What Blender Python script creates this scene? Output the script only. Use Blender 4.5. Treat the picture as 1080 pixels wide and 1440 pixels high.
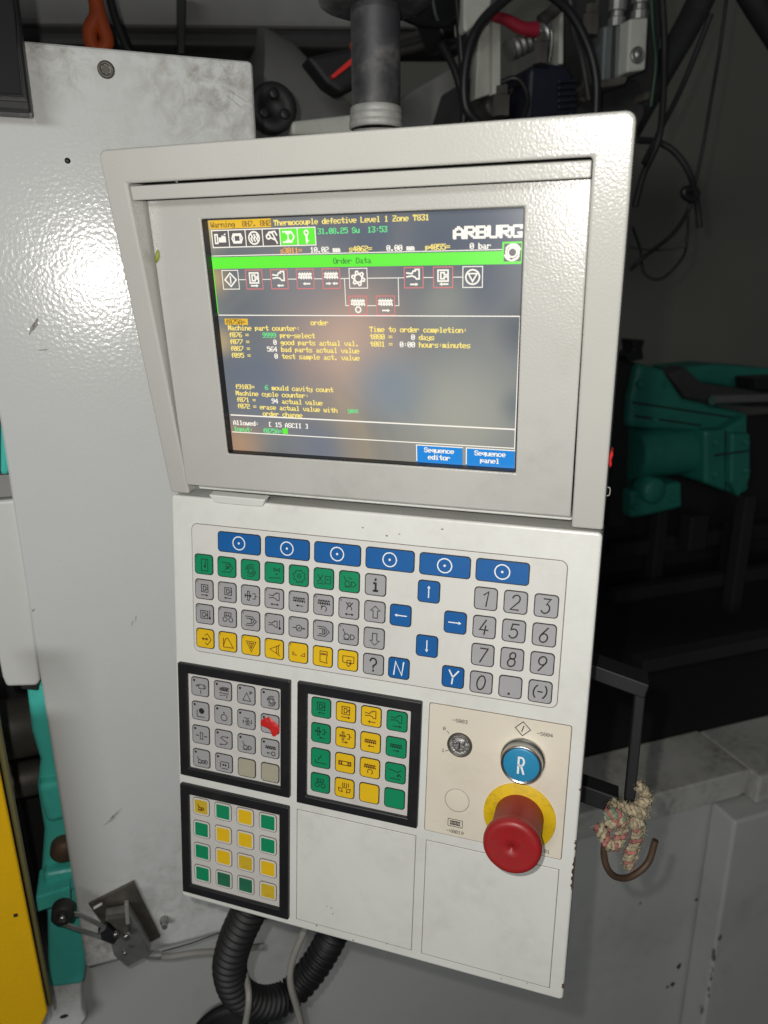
import bpy, math, random
from mathutils import Matrix, Vector
R = math.radians
random.seed(7)
for o in list(bpy.data.objects): bpy.data.objects.remove(o)
sc = bpy.context.scene
col = sc.collection

# ------------------------------------------------------------------ camera
F, PITCH, ROLL, CZ = 1036.54, -0.2927, 0.00645, 1.5
cam = bpy.data.objects.new('camera', bpy.data.cameras.new('camera')); col.objects.link(cam)
RC = Matrix.Rotation(PITCH, 3, 'X') @ Matrix.Rotation(ROLL, 3, 'Y')          # columns: right, forward, up
cam.matrix_world = Matrix.Translation((0, 0, CZ)) @ (RC @ Matrix.Rotation(R(90), 3, 'X')).to_4x4()
cam.data.sensor_fit = 'VERTICAL'; cam.data.sensor_height = 36; cam.data.lens = 36 * F / 1440
cam.data.clip_start = 0.02; cam.data.clip_end = 60
cam.data.dof.use_dof = True; cam.data.dof.focus_distance = 0.5; cam.data.dof.aperture_fstop = 8.0
sc.camera = cam
# ------------------------------------------------------------------ light: the phone's flash, faint workshop ambient, and an added unseen fill lamp
w = bpy.data.worlds.new('World'); sc.world = w; w.use_nodes = True
w.node_tree.nodes['Background'].inputs[0].default_value = (0.95, 1.0, 1.05, 1)
w.node_tree.nodes['Background'].inputs[1].default_value = 0.035
fl = bpy.data.lights.new('flash', 'POINT'); fl.energy = 7.4; fl.color = (1.0, 0.97, 0.91); fl.shadow_soft_size = 0.004
flo = bpy.data.objects.new('flash', fl); col.objects.link(flo)
flo.location = Vector((0, 0, CZ)) + RC @ Vector((-0.028, -0.004, 0.026))
al = bpy.data.lights.new('fill_lamp', 'AREA'); al.energy = 28; al.shape = 'RECTANGLE'; al.size = 1.3; al.size_y = 0.4; al.color = (0.97, 1.0, 0.98)  # added soft fill behind the camera, evens out the flash falloff
alo = bpy.data.objects.new('fill_lamp', al); col.objects.link(alo); alo.location = (-0.9, -2.2, 2.1)
alo.rotation_euler = (Vector((0, 0.5, 1.1)) - Vector(alo.location)).to_track_quat('-Z', 'Y').to_euler()
sc.view_settings.view_transform = 'Standard'; sc.view_settings.look = 'None'
sc.view_settings.exposure = 0; sc.view_settings.gamma = 1
sc.render.engine = 'CYCLES'

# ------------------------------------------------------------------ frames
WAZ = R(19)                                            # the machine's own direction
WM = Matrix.Rotation(WAZ, 4, 'Z')
def wl(px, py, D):
    """point of the machine frame (s, D, z) that a photograph pixel shows at machine depth D"""
    r = RC @ Vector(((px - 540) / F, 1, -(py - 720) / F))
    l = WM.to_3x3().transposed() @ r
    k = D / l.y
    return Vector((l.x * k, D, l.z * k + CZ))
AZ, KT, ST, DT = -0.31784, -0.1092, 0.185, 0.0853       # panel turn, keyboard, screen frame and screen door tilts
PW = 305.0
BASE = 0.36
PM = Matrix.Translation((-0.15634, 0.52186, 1.35839 - BASE)) @ Matrix.Rotation(AZ, 4, 'Z')
KB = Matrix.Translation((0, 0, BASE)) @ Matrix.Rotation(KT, 4, 'X')
SM = Matrix.Translation((0, 0, BASE)) @ Matrix.Rotation(ST, 4, 'X')
DM = Matrix.Translation((0, -0.004, BASE)) @ Matrix.Rotation(DT, 4, 'X')
GM = Matrix.Translation((0, 0.003, BASE)) @ Matrix.Rotation(DT, 4, 'X')
def T(x, y, z): return Matrix.Translation((x, y, z))

# ------------------------------------------------------------------ materials
MATS = {}
def mat(name, c, rough=0.5, metal=0.0, spec=0.5, bump=None, dirt=None, var=0.0, vscale=20, emit=None, coat=0.0, spots=None, grime=None, trans=0.0):
    """bump=(scale,strength,dist) orange peel; dirt=(scale,amount,colour) soft stains; spots=(scale,threshold,colour) chips; grime=(x,y,z,radius,amount,colour) list"""
    if name in MATS: return MATS[name]
    m = bpy.data.materials.new(name); m.use_nodes = True; MATS[name] = m
    nt = m.node_tree; N = nt.nodes; L = nt.links; b = N['Principled BSDF']
    b.inputs['Base Color'].default_value = (*c, 1); b.inputs['Roughness'].default_value = rough
    b.inputs['Metallic'].default_value = metal; b.inputs['Specular IOR Level'].default_value = spec
    b.inputs['Coat Weight'].default_value = coat
    b.inputs['Transmission Weight'].default_value = trans
    tc = N.new('ShaderNodeTexCoord')
    cur = None
    def noise(s, det=4, dist=0.0, r=0.55):
        n = N.new('ShaderNodeTexNoise'); n.inputs['Scale'].default_value = s; n.inputs['Detail'].default_value = det
        n.inputs['Roughness'].default_value = r; n.inputs['Distortion'].default_value = dist
        L.new(tc.outputs['Object'], n.inputs['Vector']); return n
    def ramp(src, a, bb):
        q = N.new('ShaderNodeMapRange'); q.inputs['From Min'].default_value = a; q.inputs['From Max'].default_value = bb
        L.new(src, q.inputs['Value']); return q.outputs['Result']
    def mix(fac, A, Bc, blend='MIX'):
        x = N.new('ShaderNodeMix'); x.data_type = 'RGBA'; x.blend_type = blend
        if isinstance(fac, float): x.inputs['Factor'].default_value = fac
        else: L.new(fac, x.inputs['Factor'])
        for s, v in ((6, A), (7, Bc)):
            if isinstance(v, tuple): x.inputs[s].default_value = (*v, 1)
            else: L.new(v, x.inputs[s])
        return x.outputs[2]
    def mul(a, k):
        q = N.new('ShaderNodeMath'); q.operation = 'MULTIPLY'; L.new(a, q.inputs[0])
        if isinstance(k, float): q.inputs[1].default_value = k
        else: L.new(k, q.inputs[1])
        return q.outputs[0]
    base = tuple(c)
    if var:
        base = mix(ramp(noise(vscale).outputs['Fac'], 0.3, 0.7), tuple(v * (1 - var) for v in c), tuple(min(1, v * (1 + var)) for v in c))
    if dirt:
        s, a, dc = dirt[:3]; th = dirt[3] if len(dirt) > 3 else 0.5
        n1 = ramp(noise(s, 6, 0.6, 0.65).outputs['Fac'], th, th + 0.28); n2 = ramp(noise(s * 7, 5).outputs['Fac'], 0.3, 0.75)
        base = mix(mul(mul(n1, n2), a), base, dc)
    if grime:
        for (x, y, z, rad, a, dc) in grime:
            vm = N.new('ShaderNodeVectorMath'); vm.operation = 'DISTANCE'; L.new(tc.outputs['Object'], vm.inputs[0]); vm.inputs[1].default_value = (x, y, z)
            g = ramp(vm.outputs['Value'], rad, rad * 0.1); n2 = ramp(noise(70, 6, 0.5, 0.7).outputs['Fac'], 0.42, 0.66)
            base = mix(mul(mul(g, n2), a), base, dc)
    if spots:
        for (s, th, dc) in (spots if isinstance(spots, list) else [spots]):
            n1 = noise(s, 3, 0.3); base = mix(ramp(n1.outputs['Fac'], th, th + 0.015), base, dc)
    if not isinstance(base, tuple): L.new(base, b.inputs['Base Color'])
    if rough > 0.15 and (dirt or var):
        L.new(ramp(noise(vscale * 1.7, 5).outputs['Fac'], -0.6, 1.6), b.inputs['Roughness'])
        q = b.inputs['Roughness'].links[0].from_node
        q.inputs['To Min'].default_value = max(0.05, rough - 0.06); q.inputs['To Max'].default_value = min(1, rough + 0.08)
    if bump:
        s, st, ds = bump
        n = noise(s, 2, 0.0, 0.4)
        bp = N.new('ShaderNodeBump'); bp.inputs['Strength'].default_value = st; bp.inputs['Distance'].default_value = ds
        L.new(n.outputs['Fac'], bp.inputs['Height']); L.new(bp.outputs['Normal'], b.inputs['Normal'])
    if emit:
        b.inputs['Emission Color'].default_value = (*emit[0], 1); b.inputs['Emission Strength'].default_value = emit[1]
    return m

BROWN = (0.10, 0.075, 0.05)
M_frame = mat('grey_powder_coat', (0.49, 0.48, 0.45), 0.21, bump=(680, 0.30, 0.0005), var=0.04, vscale=9, spots=(75, 0.775, (0.12, 0.10, 0.08)))
M_door = mat('grey_door_paint', (0.475, 0.465, 0.44), 0.23, bump=(680, 0.28, 0.0005), var=0.05, vscale=8, dirt=(12, 0.3, (0.2, 0.18, 0.15)), spots=(60, 0.775, (0.16, 0.13, 0.10)))
M_plate = mat('white_panel_paint', (0.70, 0.70, 0.665), 0.34, bump=(420, 0.12, 0.0006), var=0.03, vscale=10, dirt=(16, 0.4, (0.40, 0.36, 0.29), 0.45), spots=[(85, 0.745, (0.14, 0.11, 0.08)), (200, 0.79, (0.2, 0.16, 0.12))])
M_cover = mat('white_cover_paint', (0.645, 0.65, 0.64), 0.18, bump=(330, 0.29, 0.0008), var=0.02, vscale=5, dirt=(5, 0.09, (0.32, 0.29, 0.24)),
              spots=(40, 0.765, (0.16, 0.14, 0.11)), grime=[(0.10, 0, 0.865, 0.085, 0.75, (0.22, 0.19, 0.15)), (-0.035, 0, 0.87, 0.05, 0.7, (0.2, 0.17, 0.12)), (0.06, 0, 0.83, 0.10, 0.2, (0.35, 0.32, 0.27)), (0.02, 0, 0.07, 0.12, 0.45, (0.24, 0.2, 0.15)), (-0.09, 0, 0.02, 0.08, 0.6, (0.18, 0.14, 0.1))])
M_trim = mat('white_trim_paint', (0.66, 0.66, 0.645), 0.35, bump=(330, 0.15, 0.0007), var=0.03, vscale=8, spots=(60, 0.76, (0.2, 0.18, 0.15)))
M_hose = mat('black_hose_plastic', (0.009, 0.009, 0.010), 0.55, var=0.25, vscale=25)
M_base = mat('grey_base_paint', (0.45, 0.45, 0.435), 0.5, bump=(200, 0.2, 0.001), var=0.06, vscale=3, dirt=(5, 0.5, (0.14, 0.13, 0.11)), spots=(20, 0.77, (0.06, 0.05, 0.045)))
M_ledge = mat('dusty_ledge_paint', (0.42, 0.41, 0.38), 0.75, var=0.12, vscale=12, dirt=(14, 0.85, (0.05, 0.044, 0.038), 0.42))
M_black = mat('black_plastic', (0.012, 0.012, 0.014), 0.45, bump=(500, 0.1, 0.0004), var=0.2, vscale=30)
M_handle = mat('black_handle_paint', (0.006, 0.006, 0.007), 0.6, var=0.2, vscale=30)
M_blackmat = mat('black_rubber', (0.014, 0.014, 0.015), 0.6, var=0.3, vscale=25, dirt=(14, 0.3, (0.10, 0.09, 0.08)))
M_blackp = mat('black_module_frame', (0.011, 0.011, 0.013), 0.38, var=0.15, vscale=30, dirt=(20, 0.18, (0.10, 0.09, 0.07)))
M_pole = mat('dark_pole_paint', (0.016, 0.016, 0.019), 0.55, var=0.2, vscale=30, dirt=(25, 0.7, (0.16, 0.15, 0.14)), bump=(300, 0.2, 0.0005), spots=(150, 0.76, (0.25, 0.24, 0.23)))
M_sheet = mat('membrane_sheet', (0.66, 0.645, 0.615), 0.36, var=0.03, vscale=14, dirt=(22, 0.3, (0.34, 0.28, 0.22)))
M_mod = mat('module_sheet', (0.60, 0.575, 0.55), 0.36, var=0.05, vscale=30, dirt=(30, 0.45, (0.28, 0.22, 0.16)))
M_cream = mat('cream_button_plate', (0.70, 0.635, 0.53), 0.4, var=0.03, vscale=20, dirt=(26, 0.35, (0.34, 0.24, 0.16)), spots=(110, 0.765, (0.2, 0.13, 0.09)))
M_ink = mat('black_ink', (0.02, 0.018, 0.018), 0.5)
M_inkg = mat('dark_green_ink', (0.004, 0.055, 0.03), 0.5)
M_inky = mat('brown_ink', (0.14, 0.05, 0.01), 0.5)
M_white = mat('white_ink', (0.82, 0.84, 0.84), 0.5)
M_scr = mat('grey_scuff', (0.27, 0.255, 0.235), 0.6, var=0.4, vscale=300)
M_line = mat('grey_joint_line', (0.17, 0.145, 0.12), 0.7)
KEYC = {'grey': (0.36, 0.355, 0.365), 'blue': (0.008, 0.105, 0.34), 'green': (0.006, 0.25, 0.105), 'yellow': (0.78, 0.49, 0.012), 'tan': (0.40, 0.37, 0.28)}
KM = {k: mat('key_' + k, v, 0.36, var=0.05, vscale=45, dirt=(35, 0.25, tuple(x * 0.45 for x in v)), bump=(900, 0.08, 0.0003)) for k, v in KEYC.items()}
KM['ygrub'] = mat('key_yellow_grubby', (0.62, 0.42, 0.025), 0.4, var=0.1, vscale=60, dirt=(60, 0.9, (0.16, 0.08, 0.02)))
KM['gdark'] = mat('key_green_faded', (0.02, 0.14, 0.075), 0.4, var=0.15, vscale=60)
M_steel = mat('brushed_steel', (0.55, 0.54, 0.52), 0.28, 1.0, var=0.1, vscale=80)
M_lock = mat('worn_lock_metal', (0.30, 0.29, 0.28), 0.45, 0.6, var=0.8, vscale=420, bump=(700, 0.8, 0.001))
M_collar = mat('collar_ring', (0.22, 0.22, 0.21), 0.6, 0.2, var=0.3, vscale=90)
M_zinc = mat('dull_zinc', (0.40, 0.40, 0.38), 0.45, 0.85, var=0.2, vscale=60)
M_dsteel = mat('dark_steel_plate', (0.11, 0.10, 0.085), 0.45, 0.4, var=0.3, vscale=40)
M_red = mat('red_button_plastic', (0.33, 0.012, 0.014), 0.42, var=0.08, vscale=40, dirt=(50, 0.7, (0.16, 0.04, 0.035), 0.42), bump=(900, 0.1, 0.0004))
M_redneck = mat('red_neck_plastic', (0.30, 0.028, 0.026), 0.5, var=0.08, vscale=40)
M_redtape = mat('red_tape', (0.55, 0.02, 0.018), 0.4, var=0.12, vscale=90)
M_yel = mat('yellow_disc', (0.72, 0.47, 0.006), 0.45, var=0.06, vscale=30, dirt=(55, 1.0, (0.16, 0.10, 0.03), 0.46))
M_yguard = mat('yellow_guard_paint', (0.80, 0.46, 0.004), 0.4, var=0.05, vscale=6, bump=(250, 0.3, 0.001), dirt=(9, 0.3, (0.25, 0.15, 0.02)))
M_olive = mat('olive_edge_paint', (0.14, 0.125, 0.045), 0.5, var=0.2, vscale=14, dirt=(14, 0.7, (0.05, 0.05, 0.03)))
M_rblue = mat('blue_button_cap', (0.025, 0.24, 0.44), 0.35, var=0.05, vscale=30)
M_teal = mat('teal_machine_paint', (0.075, 0.56, 0.48), 0.28, var=0.1, vscale=12, dirt=(12, 0.7, (0.03, 0.06, 0.045)), bump=(60, 0.3, 0.002), spots=(45, 0.75, (0.02, 0.02, 0.02)))
M_green = mat('green_unit_paint', (0.018, 0.18, 0.135), 0.5, var=0.12, vscale=8, dirt=(8, 0.7, (0.015, 0.04, 0.03)), bump=(50, 0.3, 0.002))
M_rust = mat('rusty_steel', (0.12, 0.075, 0.05), 0.6, 0.5, var=0.4, vscale=50)
M_oily = mat('oily_grey_metal', (0.13, 0.12, 0.105), 0.45, 0.5, var=0.4, vscale=14, dirt=(10, 0.8, (0.02, 0.018, 0.015)))
M_cable = mat('grey_cable_sheath', (0.30, 0.285, 0.26), 0.5, var=0.1, vscale=20, dirt=(25, 0.5, (0.12, 0.10, 0.08)))
M_wall = mat('rear_wall_paint', (0.22, 0.215, 0.185), 0.7, var=0.08, vscale=1.5)
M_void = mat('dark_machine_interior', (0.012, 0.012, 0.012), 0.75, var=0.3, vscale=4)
M_dk = mat('dark_grey_metal', (0.05, 0.05, 0.05), 0.5, 0.2, var=0.3, vscale=10)
M_mid = mat('mid_grey_sheet', (0.26, 0.255, 0.245), 0.5, var=0.15, vscale=6, dirt=(6, 0.6, (0.06, 0.055, 0.05)))
M_lt = mat('light_block_paint', (0.52, 0.52, 0.47), 0.5, var=0.1, vscale=20, dirt=(18, 0.7, (0.14, 0.12, 0.09)))
M_blk2 = mat('grey_block_anodised', (0.20, 0.225, 0.23), 0.4, 0.4, var=0.12, vscale=20, dirt=(22, 0.6, (0.05, 0.05, 0.045)))
M_navy = mat('navy_solenoid', (0.010, 0.011, 0.022), 0.5, var=0.3, vscale=40)
M_orange = mat('orange_cable', (0.50, 0.085, 0.02), 0.5, var=0.15, vscale=30)
M_redhose = mat('dark_red_hose', (0.28, 0.012, 0.03), 0.45, var=0.15, vscale=30)
M_redstrap = mat('red_strap', (0.75, 0.03, 0.025), 0.5)
M_leaf = mat('leaf_green', (0.24, 0.30, 0.03), 0.5)
M_glass = mat('smoked_guard', (0.016, 0.016, 0.018), 0.18, var=0.2, vscale=8)
M_ropeC = mat('rope_cream', (0.36, 0.30, 0.20), 0.9, var=0.45, vscale=120)
M_ropeR = mat('rope_red', (0.34, 0.13, 0.11), 0.9, var=0.25, vscale=120)
M_ropeG = mat('rope_green', (0.14, 0.22, 0.15), 0.9, var=0.25, vscale=120)

# ------------------------------------------------------------------ geometry builder
class MB:
    def __init__(s): s.v = []; s.f = []; s.m = []; s.sm = []
    def add(s, vs, fs, mi=0, smooth=False):
        b = len(s.v); s.v += [tuple(p) for p in vs]
        for f in fs: s.f.append(tuple(b + i for i in f)); s.m.append(mi); s.sm.append(smooth)
        return s
    def box(s, a, b, mi=0):
        x0, y0, z0 = a; x1, y1, z1 = b
        return s.add([(x0, y0, z0), (x1, y0, z0), (x1, y1, z0), (x0, y1, z0), (x0, y0, z1), (x1, y0, z1), (x1, y1, z1), (x0, y1, z1)],
                     [(0, 3, 2, 1), (4, 5, 6, 7), (0, 1, 5, 4), (1, 2, 6, 5), (2, 3, 7, 6), (3, 0, 4, 7)], mi)
    def prism(s, pts, y0, y1, mi=0):
        """outline in (x, z), counter-clockwise seen from -y, front at y0"""
        ar = sum(pts[i][0] * pts[(i + 1) % len(pts)][1] - pts[(i + 1) % len(pts)][0] * pts[i][1] for i in range(len(pts)))
        if ar < 0: pts = pts[::-1]
        n = len(pts)
        vs = [(x, y0, z) for x, z in pts] + [(x, y1, z) for x, z in pts]
        fs = [tuple(range(n)), tuple(range(2 * n - 1, n - 1, -1))] + [(i, i + n, (i + 1) % n + n, (i + 1) % n) for i in range(n)]
        return s.add(vs, fs, mi)
    def flat(s, pts, y, mi=0):
        ar = sum(pts[i][0] * pts[(i + 1) % len(pts)][1] - pts[(i + 1) % len(pts)][0] * pts[i][1] for i in range(len(pts)))
        if ar < 0: pts = pts[::-1]
        return s.add([(x, y, z) for x, z in pts], [tuple(range(len(pts)))], mi)
    def stroke(s, pts, wd, y, closed=False, mi=0):
        n = len(pts); P = [Vector((p[0], p[1])) for p in pts]; L = []; Rr = []
        for i in range(n):
            a = P[(i - 1) % n] if (i > 0 or closed) else None; b = P[(i + 1) % n] if (i < n - 1 or closed) else None
            d0 = (P[i] - a).normalized() if a is not None and (P[i] - a).length > 0 else None
            d1 = (b - P[i]).normalized() if b is not None and (b - P[i]).length > 0 else None
            d0 = d0 or d1; d1 = d1 or d0
            if d0 is None: return s
            n0 = Vector((-d0.y, d0.x)); n1 = Vector((-d1.y, d1.x)); m = n0 + n1
            if m.length < 0.3: m = n0
            m.normalize(); k = min(1.8, 1 / max(0.4, m.dot(n0)))
            e = Vector((0, 0))
            if not closed and i == 0: e = -d1 * wd * 0.4
            if not closed and i == n - 1: e = d0 * wd * 0.4
            L.append(P[i] + e + m * wd / 2 * k); Rr.append(P[i] + e - m * wd / 2 * k)
        c = n if closed else n - 1
        for i in range(c):
            j = (i + 1) % n
            s.add([(Rr[i].x, y, Rr[i].y), (Rr[j].x, y, Rr[j].y), (L[j].x, y, L[j].y), (L[i].x, y, L[i].y)], [(0, 1, 2, 3)], mi)
        return s
    def lathe(s, prof, M=None, seg=32, mi=0, smooth=True, cap0=False, cap1=False):
        """profile of (radius, height) round local z"""
        M = M or Matrix()
        vs = []; fs = []
        for r, h in prof:
            for k in range(seg):
                a = 2 * math.pi * k / seg; vs.append(M @ Vector((r * math.cos(a), r * math.sin(a), h)))
        for i in range(len(prof) - 1):
            for k in range(seg):
                q = (k + 1) % seg; fs.append((i * seg + k, i * seg + q, (i + 1) * seg + q, (i + 1) * seg + k))
        s.add(vs, fs, mi, smooth)
        if cap0: s.add(vs[:seg], [tuple(range(seg - 1, -1, -1))], mi)
        if cap1: s.add(vs[-seg:], [tuple(range(seg))], mi)
        return s
    def tube(s, path, rad, seg=10, mi=0, smooth=True, sub=6, closed=False, flat=None):
        P = spline(path, sub, closed) if sub else [Vector(p) for p in path]
        n = len(P); up = None; vs = []; fs = []
        for i in range(n):
            a = P[i - 1] if (i or closed) else P[i]; b = P[(i + 1) % n] if (i < n - 1 or closed) else P[i]
            t = (b - a).normalized()
            if up is None: up = t.orthogonal().normalized()
            up = (up - t * up.dot(t)).normalized(); sd = t.cross(up)
            r = rad(i / max(1, n - 1), i) if callable(rad) else rad
            for k in range(seg):
                q = 2 * math.pi * k / seg
                vs.append(P[i] + (up * math.cos(q) * (flat or 1) + sd * math.sin(q)) * r)
        c = n if closed else n - 1
        for i in range(c):
            j = (i + 1) % n
            for k in range(seg):
                q = (k + 1) % seg; fs.append((i * seg + k, i * seg + q, j * seg + q, j * seg + k))
        s.add(vs, fs, mi, smooth)
        if not closed:
            s.add(vs[:seg], [tuple(range(seg - 1, -1, -1))], mi); s.add(vs[-seg:], [tuple(range(seg))], mi)
        return s
    def mesh(s, name, mats):
        me = bpy.data.meshes.new(name); me.from_pydata(s.v, [], s.f)
        for m in (mats if isinstance(mats, (list, tuple)) else [mats]): me.materials.append(m)
        me.polygons.foreach_set('material_index', s.m); me.polygons.foreach_set('use_smooth', s.sm)
        me.update(); return me
    def build(s, name, mats, parent=None, M=None, bevel=0, seg=2, recalc=False):
        if parent is not None and 'base' in BASES.get(parent.name, {}):
            b = BASES[parent.name]['base']; s.v = [(x - b[0], y - b[1], z - b[2]) for x, y, z in s.v]
        return place(name, s.mesh(name, mats), parent, M, bevel, seg)
BASES = {}
def place(name, me, parent=None, M=None, bevel=0, seg=2):
    o = bpy.data.objects.new(name, me); col.objects.link(o)
    if parent: o.parent = parent
    if M is not None: o.matrix_basis = M
    if bevel:
        b = o.modifiers.new('bevel', 'BEVEL'); b.width = bevel; b.segments = seg; b.limit_method = 'ANGLE'; b.angle_limit = R(35); b.harden_normals = False
    return o
def spline(path, sub=6, closed=False):
    P = [Vector(p) for p in path]; n = len(P); out = []
    if n < 3: sub = 1
    c = n if closed else n - 1
    for i in range(c):
        p1, p2 = P[i], P[(i + 1) % n]
        p0 = P[i - 1] if (i or closed) else p1 * 2 - p2
        p3 = P[(i + 2) % n] if (i < n - 2 or closed) else p2 * 2 - p1
        for k in range(sub):
            t = k / sub
            out.append(0.5 * ((2 * p1) + (p2 - p0) * t + (2 * p0 - 5 * p1 + 4 * p2 - p3) * t * t + (3 * p1 - p0 - 3 * p2 + p3) * t ** 3))
    if not closed: out.append(P[-1])
    return out
def rrect(x0, z0, x1, z1, r, n=4):
    out = []
    for cx, cz, a in ((x1 - r, z1 - r, 0), (x0 + r, z1 - r, 90), (x0 + r, z0 + r, 180), (x1 - r, z0 + r, 270)):
        for k in range(n + 1):
            t = R(a + 90 * k / n); out.append((cx + r * math.cos(t), cz + r * math.sin(t)))
    return out
def tag(o, label, cat, group=None, kind=None):
    if kind: o['kind'] = kind
    o['label'] = label; o['category'] = cat
    if group: o['group'] = group
    return o
def thing(name, label, cat, base, M=WM, group=None):
    o = bpy.data.objects.new(name, None); col.objects.link(o); o.empty_display_size = 0.02
    o.matrix_world = M @ Matrix.Translation(base); BASES[o.name] = {'base': tuple(base)}
    return tag(o, label, cat, group)
def single(mb, name, mats, label, cat, group=None, bevel=0, seg=2, kind=None, M=WM):
    """a thing that is one mesh, with its origin at its own base"""
    xs = [p[0] for p in mb.v]; ys = [p[1] for p in mb.v]; zs = [p[2] for p in mb.v]
    b = ((min(xs) + max(xs)) / 2, (min(ys) + max(ys)) / 2, min(zs))
    mb.v = [(x - b[0], y - b[1], z - b[2]) for x, y, z in mb.v]
    o = mb.build(name, mats, None, M @ Matrix.Translation(b), bevel, seg)
    if kind == 'structure': o['kind'] = 'structure'
    else: tag(o, label, cat, group, kind)
    return o

# ------------------------------------------------------------------ lettering
F57 = {' ': '0000000000', '(': '001C224100', ')': '0041221C00', '-': '0808080808', '.': '0060600000', ',': '0080703000', '0': '3E5149453E', '1': '00427F4000', '2': '7249494946', '3': '2141494D33',
 '4': '1814127F10', '5': '2745454539', '6': '3C4A494931', '7': '4121110907', '8': '3649494936', '9': '464949291E', ':': '0000140000', '=': '1414141414', '[': '007F414100', ']': '0041417F00',
 'A': '7C1211127C', 'B': '7F49494936', 'C': '3E41414122', 'D': '7F4141413E', 'E': '7F49494941', 'F': '7F09090901', 'G': '3E41415173', 'H': '7F0808087F', 'I': '00417F4100', 'J': '2040413F01', 'K': '7F08142241',
 'L': '7F40404040', 'M': '7F021C027F', 'N': '7F0408107F', 'O': '3E4141413E', 'P': '7F09090906', 'Q': '3E4151215E', 'R': '7F09192946', 'S': '2649494932', 'T': '03017F0103', 'U': '3F4040403F', 'V': '1F2040201F',
 'W': '3F4038403F', 'X': '6314081463', 'Y': '0304780403', 'Z': '6159494D43', 'a': '2054547840', 'b': '7F28444438', 'c': '3844444428', 'd': '384444287F', 'e': '3854545418', 'f': '00087E0902', 'g': '18A4A49C78',
 'h': '7F08040478', 'i': '00447D4000', 'k': '7F10284400', 'l': '00417F4000', 'm': '7C04780478', 'n': '7C08040478', 'o': '3844444438', 'p': 'FC18242418', 'q': '18242418FC', 'r': '7C08040408', 's': '4854545424', 't': '04043F4424',
 'u': '3C4040207C', 'v': '1C2040201C', 'w': '3C4030403C', 'x': '4428102844', 'y': '4C9090907C', 'z': '4464544C44'}
def text57(mb, s, x, z, adv, h, y, bold=0.0, mi=0, slant=0.0):
    """x, z: left and bottom of the first capital; each row's runs are joined into one bar"""
    pw = adv / 5.7; ph = h / 7
    for i, ch in enumerate(s):
        hx = F57.get(ch, F57[' ']); cols = [int(hx[2 * k:2 * k + 2], 16) for k in range(5)]
        for r in range(8):
            k = 0
            while k < 5:
                if cols[k] >> r & 1:
                    e = k
                    while e + 1 < 5 and cols[e + 1] >> r & 1: e += 1
                    xa = x + i * adv + k * pw - bold; xb = x + i * adv + (e + 1) * pw + bold; zb = z + (6 - r) * ph; sl = slant * (zb - z)
                    mb.add([(xa + sl, y, zb), (xb + sl, y, zb), (xb + sl, y, zb + ph), (xa + sl, y, zb + ph)], [(0, 1, 2, 3)], mi)
                    k = e + 1
                else: k += 1
    return mb

# ------------------------------------------------------------------ pictograms, unit square -1..1
def arr(x0, z0, x1, z1, hd=0.28):
    d = Vector((x1 - x0, z1 - z0)).normalized(); n = Vector((-d.y, d.x)); t = Vector((x1, z1)); b = t - d * hd * 1.3
    return [('l', [(x0, z0), tuple(b)]), ('f', [tuple(t), tuple(b + n * hd * 0.75), tuple(b - n * hd * 0.75)])]
def cpts(x, z, r, a0=0, a1=360, n=16): return [(x + r * math.cos(R(a0 + (a1 - a0) * k / n)), z + r * math.sin(R(a0 + (a1 - a0) * k / n))) for k in range(n + 1)]
def C(x, z, r): return [('c', cpts(x, z, r)[:-1])]
def Ar(x, z, r, a, b): return [('l', cpts(x, z, r, a, b, 12))]
def Dt(x, z, r): return [('f', cpts(x, z, r, n=10)[:-1])]
def Ln(*p): return [('l', list(p))]
def Cl(*p): return [('c', list(p))]
def Fl(*p): return [('f', list(p))]
def sub(ic, x, z, k, kz=None): return [(t, [(x + a * k, z + b * (kz or k)) for a, b in p]) for t, p in ic]
mould = Cl((-.8, .8), (.8, .8), (.8, -.8), (-.8, -.8)) + Ln((-.35, .45), (.2, .45), (.2, .15), (.8, .15)) + Ln((-.35, -.45), (.2, -.45), (.2, -.15), (.8, -.15)) + Ln((-.35, .45), (-.35, -.45))
nozzle = Ln((-1, .3), (-.25, .2), (-.05, .55), (.25, .55), (.25, .75), (.8, .75), (.8, -.5), (.4, -.5), (.2, -.25), (-.2, -.1), (-1, -.2))
screw = Ln((-1, .25), (1, .25)) + Ln((-1, -.25), (1, -.25)) + sum([Ln((-1 + .4 * i, -.25), (-.8 + .4 * i, .4), (-.6 + .4 * i, -.4)) for i in range(5)], [])
eject = Fl((-1, .35), (-.75, .08), (-.1, .08), (-.1, .3), (.15, 0), (-.1, -.3), (-.1, -.08), (-.75, -.08), (-1, -.35)) + Cl((-.55, .7), (-.25, .7), (-.25, -.7), (-.55, -.7)) + Ln((.3, .4), (.7, .4), (.7, -.4), (.3, -.4)) + Ln((.7, 0), (1, 0))
gear = C(0, 0, .3) + [('c', [((.78 + .18 * ((k // 2) % 2)) * math.cos(R(k * 11.25)), (.78 + .18 * ((k // 2) % 2)) * math.sin(R(k * 11.25))) for k in range(32)])]
spiral = C(0, 0, .38) + Ar(0, 0, .62, 20, 170) + Ar(0, 0, .62, 200, 350) + Ar(.1, .05, .88, 60, 180) + Ar(-.1, -.05, .88, 240, 360)
thermo = Ln((0, .9), (0, -.4)) + Dt(0, -.6, .25)
arm = Ln((-.9, .8), (-.6, .2)) + C(-.35, -.25, .4) + Ln((-.75, -.7), (.05, -.7)) + Cl((.25, .1), (.6, .1), (.9, -.25), (.6, -.6), (.25, -.6))
ecore = Cl((-.6, .8), (.6, .8), (.6, .2), (-.6, .2)) + C(-.55, -.4, .38) + C(.55, -.4, .38) + Ln((-.3, .2), (-.3, .6)) + Ln((.1, .2), (.1, .6))
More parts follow.
